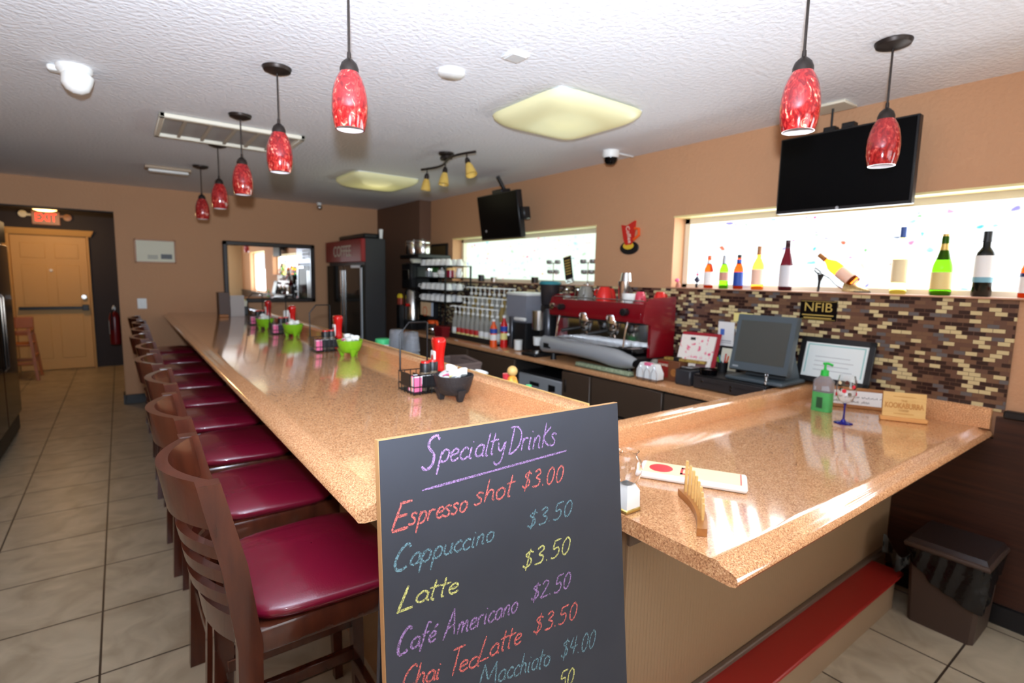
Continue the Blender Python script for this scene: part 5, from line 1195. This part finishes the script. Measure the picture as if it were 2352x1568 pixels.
MB().lathe([(.0001, 0), (.035, 0), (.04, .1), (.02, .125), (.0001, .128)], 20).build('dish', M_cupgrey, t); MB().lathe([(.0405, .085), (.041, .095), (.0405, .1)], 20, False).build('rim', M_steel, t)
t = thing('napkin_holder', 'chrome wire holder full of white napkins with pink tips', 'napkin holder', (2.745, 2.2, ZW))
MB().hull([(x, y, z) for (x, y, z) in ((-.03, -.085, .02), (-.03, .085, .02), (.03, -.085, .02), (.03, .085, .02), (-.028, -.09, .06), (-.028, .085, .07), (.028, -.09, .06), (.028, .085, .07), (-.025, -.06, .115), (-.025, .06, .118), (.025, -.06, .115), (.025, .06, .118))]).build('napkins', M_paper, t)
MB().box(-.027, .0, -.03, .03, .1, .121, .004).build('pink_napkin', M_pink, t)
m = MB()
for x in (-.034, .034):
    for y0 in (-.06, -.005, .05):
        m.tube([(x, y0-.022, .0), (x, y0-.022, .06), (x, y0, .1), (x, y0+.022, .06), (x, y0+.022, .0)], .0018, 6)
m.tube([(-.034, -.08, .012), (.034, -.08, .012), (.034, .075, .012), (-.034, .075, .012)], .002, 6, True); m.build('wire_holder', M_chrome, t)
t = thing('framed_certificate', 'black framed certificate leaning on the mosaic beside the register', 'picture frame', (3.125, 1.275, ZL+.0765+.02), rot=(0, math.radians(14), 0))
m = MB()
for (a, b_, c, d_) in ((-.19, .19, .225, .255), (-.19, .19, 0, .03), (-.19, -.16, 0, .255), (.16, .19, 0, .255)): m.box(0, .016, a, b_, c, d_, .003)
m.build('frame', M_black, t); MB().box(.004, .01, -.165, .165, .028, .228).build('sheet', mat('certificate_white', (232, 240, 238), .5), t)
m = MB()
for k in range(4): m.box(.003, .004, -.1+.02*(k % 2), .1, .07+.025*k, .074+.025*k)
m.build('printed_lines', mat('faint_grey_ink', (190, 196, 196), .7), t)
m = MB().box(.0032, .0042, -.145, .145, .21, .216).box(.0032, .0042, -.148, -.142, .05, .216).box(.0032, .0042, .142, .148, .05, .216); m.build('border_print', mat('pale_teal_ink', (150, 200, 196), .6), t)

# ------------------------------------------------------------------ on the lower counter
t = thing('sanitizer_bottle', 'green pump hand sanitizer bottle behind the painted wine glass', 'bottle', (2.86, 1.19, ZL))
def rb(h0, h1, sx, sy): return [(x, y, z) for z in (h0, h1) for a in range(20) for (x, y) in [(sx*math.copysign(abs(math.cos(a*PI/10))**.6, math.cos(a*PI/10)), sy*math.copysign(abs(math.sin(a*PI/10))**.6, math.sin(a*PI/10)))]]
MB().hull(rb(.001, .1, .032, .047)).build('lower_body', mat('green_gel', (110, 220, 130), .08, trans=.5, ior=1.2), t)
MB().hull(rb(.1, .155, .032, .047)+rb(.165, .185, .014, .016)).build('upper_body', M_plastic_clear, t)
MB().box(-.0345, -.032, -.014, .014, .02, .075).build('dark_print', mat('dark_green_print', (40, 80, 50), .5), t)
MB().lathe([(.0001, .183), (.019, .183), (.018, .21), (.006, .215), (.005, .245), (.0001, .245)], 18).tube([(0, .01, .243), (0, -.012, .246), (0, -.035, .24)], .0065, 8).build('pump', mat('pump_green', (40, 190, 70), .35), t)
t = thing('wine_glass', 'clear wine glass painted with red flowers on a blue foot', 'wine glass', (2.69, 1.02, ZL+.001))
gp = [(.009, .095), (.028, .108), (.041, .14), (.042, .17), (.036, .205), (.032, .225)]
MB().lathe([(.0001, .094)]+gp+[(r-.0012, z) for r, z in gp[::-1]]+[(.0001, .097)], 28, False).build('bowl', M_glass, t)
MB().lathe([(.0001, .0), (.039, 0), (.039, .002), (.012, .007), (.0055, .02), (.0001, .021)], 28).build('foot', mat('cobalt_glass', (30, 24, 150), .05, trans=.3), t)
MB().lathe([(.0055, .02), (.0045, .04), (.0045, .08), (.008, .094), (.0001, .095)], 16).build('stem', mat('violet_glass', (70, 60, 150), .05, trans=.5), t)
m = MB(); m2 = MB()
for k in range(11):
    a = k*2.4; z = .13+.007*k; r = .0425 if z < .18 else .039
    (m if k % 3 else m2).at(r*math.cos(a), r*math.sin(a), z, 0, PI/2, 0)
    mm = (m if k % 3 else m2); mm.M = Matrix.Translation((r*math.cos(a), r*math.sin(a), z)) @ Matrix.Rotation(a, 4, 'Z') @ Matrix.Rotation(PI/2, 4, 'Y'); mm.lathe([(.0001, -.001), (.009, 0), (.0001, .001)], 10)
m.build('painted_flowers', mat('flower_red', (214, 40, 60), .4), t); m2.build('painted_dots', mat('flower_cream', (236, 224, 190), .4), t)
def face(o, dx, dy): o.rotation_euler.z = math.atan2(dy, dx)+PI/2
t = thing('framed_sign', 'wood framed white handwritten sign leaning behind the yellow card', 'sign', (3.06, 1.13, ZL+.002), rot=(math.radians(-10), 0, math.radians(-62)))
m = MB()
for (a, b_, c, d_) in ((-.15, .15, .09, .107), (-.15, .15, 0, .017), (-.15, -.133, 0, .107), (.133, .15, 0, .107)): m.box(a, b_, 0, .014, c, d_, .003)
m.build('frame', M_oak, t); MB().box(-.135, .135, .004, .009, .015, .093).build('sheet', M_paper, t)
m = MB(); rs = random.Random(5)
for (z0, s, n_) in ((.052, .008, 13), (.026, .012, 10)):
    x = -.115
    for k in range(n_):
        P = [(x+.004*j+rs.uniform(-.002, .002), z0+s*[0, .8, .2, 1, .1][j]+rs.uniform(-.002, .002)) for j in range(5)]
        mm = MB(); ribbon(mm, smooth(P), .0016); m.add([(a, .0034, c) for a, _, c in mm.v], mm.f); x += .018+(.008 if k % 4 == 3 else 0)
m.build('handwriting', M_blackink, t)
t = thing('card_sign', 'pale yellow wooden card on a slotted base near the mosaic corner', 'sign', (2.98, .875, ZL+.001), rz=math.radians(-62))
MB().box(-.094, .094, -.018, .022, .0, .02, .003).build('base', mat('slot_base_wood', (222, 162, 96), .45), t)
MB().hull([(x, y, z) for (z, ya) in ((.015, -.004), (.135, .014)) for x in (-.085, .085) for y in (ya, ya+.006)]).build('card', M_yellowwood, t)
RT = (PI/2-math.radians(8.5), 0, 0); M_brn = mat('burnt_print', (196, 138, 70), .6)
def cz(z): return -.0046+(z-.015)*.15-.0005
text('lettering', 'THE', .014, M_brn, t, (0, cz(.096), .096), RT); text('lettering', 'KOOKABURRA', .036, M_brn, t, (0, cz(.072), .072), RT, 'brown printed name', sx=.63, off=.0009); text('lettering', 'COFFEE', .012, M_brn, t, (0, cz(.05), .05), RT)
m = MB()
for (z, w_) in ((.114, .045), (.034, .04)): m.add([(-w_, cz(z)-.0002, z), (w_, cz(z)-.0002, z), (w_, cz(z+.003)-.0002, z+.003), (-w_, cz(z+.003)-.0002, z+.003)], [(0, 1, 2, 3)])
m.build('printed_rule', M_brn, t)
# stack of menus and the bamboo peg piece
t = thing('menu_stack', 'stack of long cream and red printed menus on the lower counter', 'menus', (1.475, .99, ZL), rz=math.atan2(-.215, .13))
L2, W2_ = .168, .066
m = MB().box(-L2, L2, -W2_, W2_, .0005, .022, .012, 2); m.build('stack', M_paper, t)
MB().box(-L2+.016, L2-.016, -W2_+.012, W2_-.012, .022, .0224).build('cream_panel', mat('menu_cream', (246, 226, 176), .5), t)
m = MB().at(-L2+.07, 0, .0224); m.lathe([(.0001, 0), (.038, 0), (.038, .0004), (.0001, .0004)], 28); m.build('red_disc', mat('menu_red', (214, 50, 60), .4), t)
MB().box(-.035, -.027, -.034, .034, .0224, .0228).box(-.035, -.008, .02, .034, .0224, .0228).box(-.035, -.008, -.034, -.02, .0224, .0228).box(L2-.022, L2-.018, -.05, .05, .0224, .0228).build('red_print', mat('menu_red', (214, 50, 60), .4), t)
t = thing('bamboo_rack', 'curved wooden strip holding a fan of thin bamboo sticks', 'rack', (1.245, .83, ZL), rz=math.atan2(.19, .18))
def arc(s): return (-.13+.26*s, -.02*math.sin(PI*s))
pl = [(arc(i/16)[0], arc(i/16)[1]-.013) for i in range(17)]+[(arc(i/16)[0], arc(i/16)[1]+.013) for i in range(16, -1, -1)]
MB().prism(pl, 'z', .001, .022).build('strip', M_oak, t)
for k in range(9):
    s = .2+.72*k/8; x, y = arc(s); h = .045+.05*(k/8)
    MB().box(x-.004, x+.004, y-.004, y+.004, .02, .022+h, .0012).build('bamboo_stick', M_yellowwood, t)
t = thing('glass_globe', 'clear glass globe on a white pedestal half hidden behind the chalkboard', 'ornament', (1.118, .955, ZL))
MB().box(-.03, .03, -.03, .03, .0005, .012, .003).build('foot', mat('brass', (190, 160, 90), .3, .7), t)
MB().hull([(x*k, y*k, z) for (z, k) in ((.012, 1), (.06, .95), (.078, .6)) for x in (-.027, .027) for y in (-.027, .027)]).build('pedestal', M_white, t)
gg = [(.02, .078), (.034, .095), (.041, .12), (.036, .145), (.024, .16), (.026, .168), (.03, .172)]
MB().lathe(gg+[(r-.0015, z) for r, z in gg[::-1]], 28, False).build('globe', M_glass, t)

# ------------------------------------------------------------------ waste bin in the corner
t = thing('waste_bin', 'slim brown waste bin in the corner against the dark panelling', 'waste bin', (3.02, .63, 0))
MB().hull([(x+sx, y+sy, z) for (z, a, b_) in ((.0, .13, .12), (.36, .15, .135)) for x in (-a, a) for y in (-b_, b_) for (sx, sy) in ((math.copysign(.015, -x), 0), (0, math.copysign(.015, -y)))]).build('body', M_bin, t)
MB().box(-.165, .165, -.155, .155, .36, .385, .01, 2).build('rim', M_bin, t)
MB().hull([(x*k, y*k, z) for (z, k) in ((.385, .96), (.405, .9)) for x in (-.16, .16) for y in (-.15, .15)]).build('lid', mat('dark_lid', (44, 34, 32), .3), t)
def skirt(u, v):
    a = 2*PI*u; ca, sa = math.cos(a), math.sin(a); k = (abs(ca)**7+abs(sa)**7)**(-1/7)
    dr_ = .07+.13*max(0, math.cos(a-3.75))**2+.015*math.sin(5*a); w_ = .004+.006*math.sin(17*a+3*v)+.006*v
    return ((.16+w_-.012*v)*k*ca, (.147+w_-.012*v)*k*sa, .365-dr_*v)
MB().grid(skirt, 90, 8, True).build('bin_liner', M_bag, t, 'shiny black liner skirt')
MB().grid(lambda u, v: (-.15+.02*math.sin(9*u), .1+.14*u, .33+.03*math.sin(6*u+2)-.07*v+.012*math.sin(14*u+4*v)), 16, 8).build('liner_tail', M_bag, t)
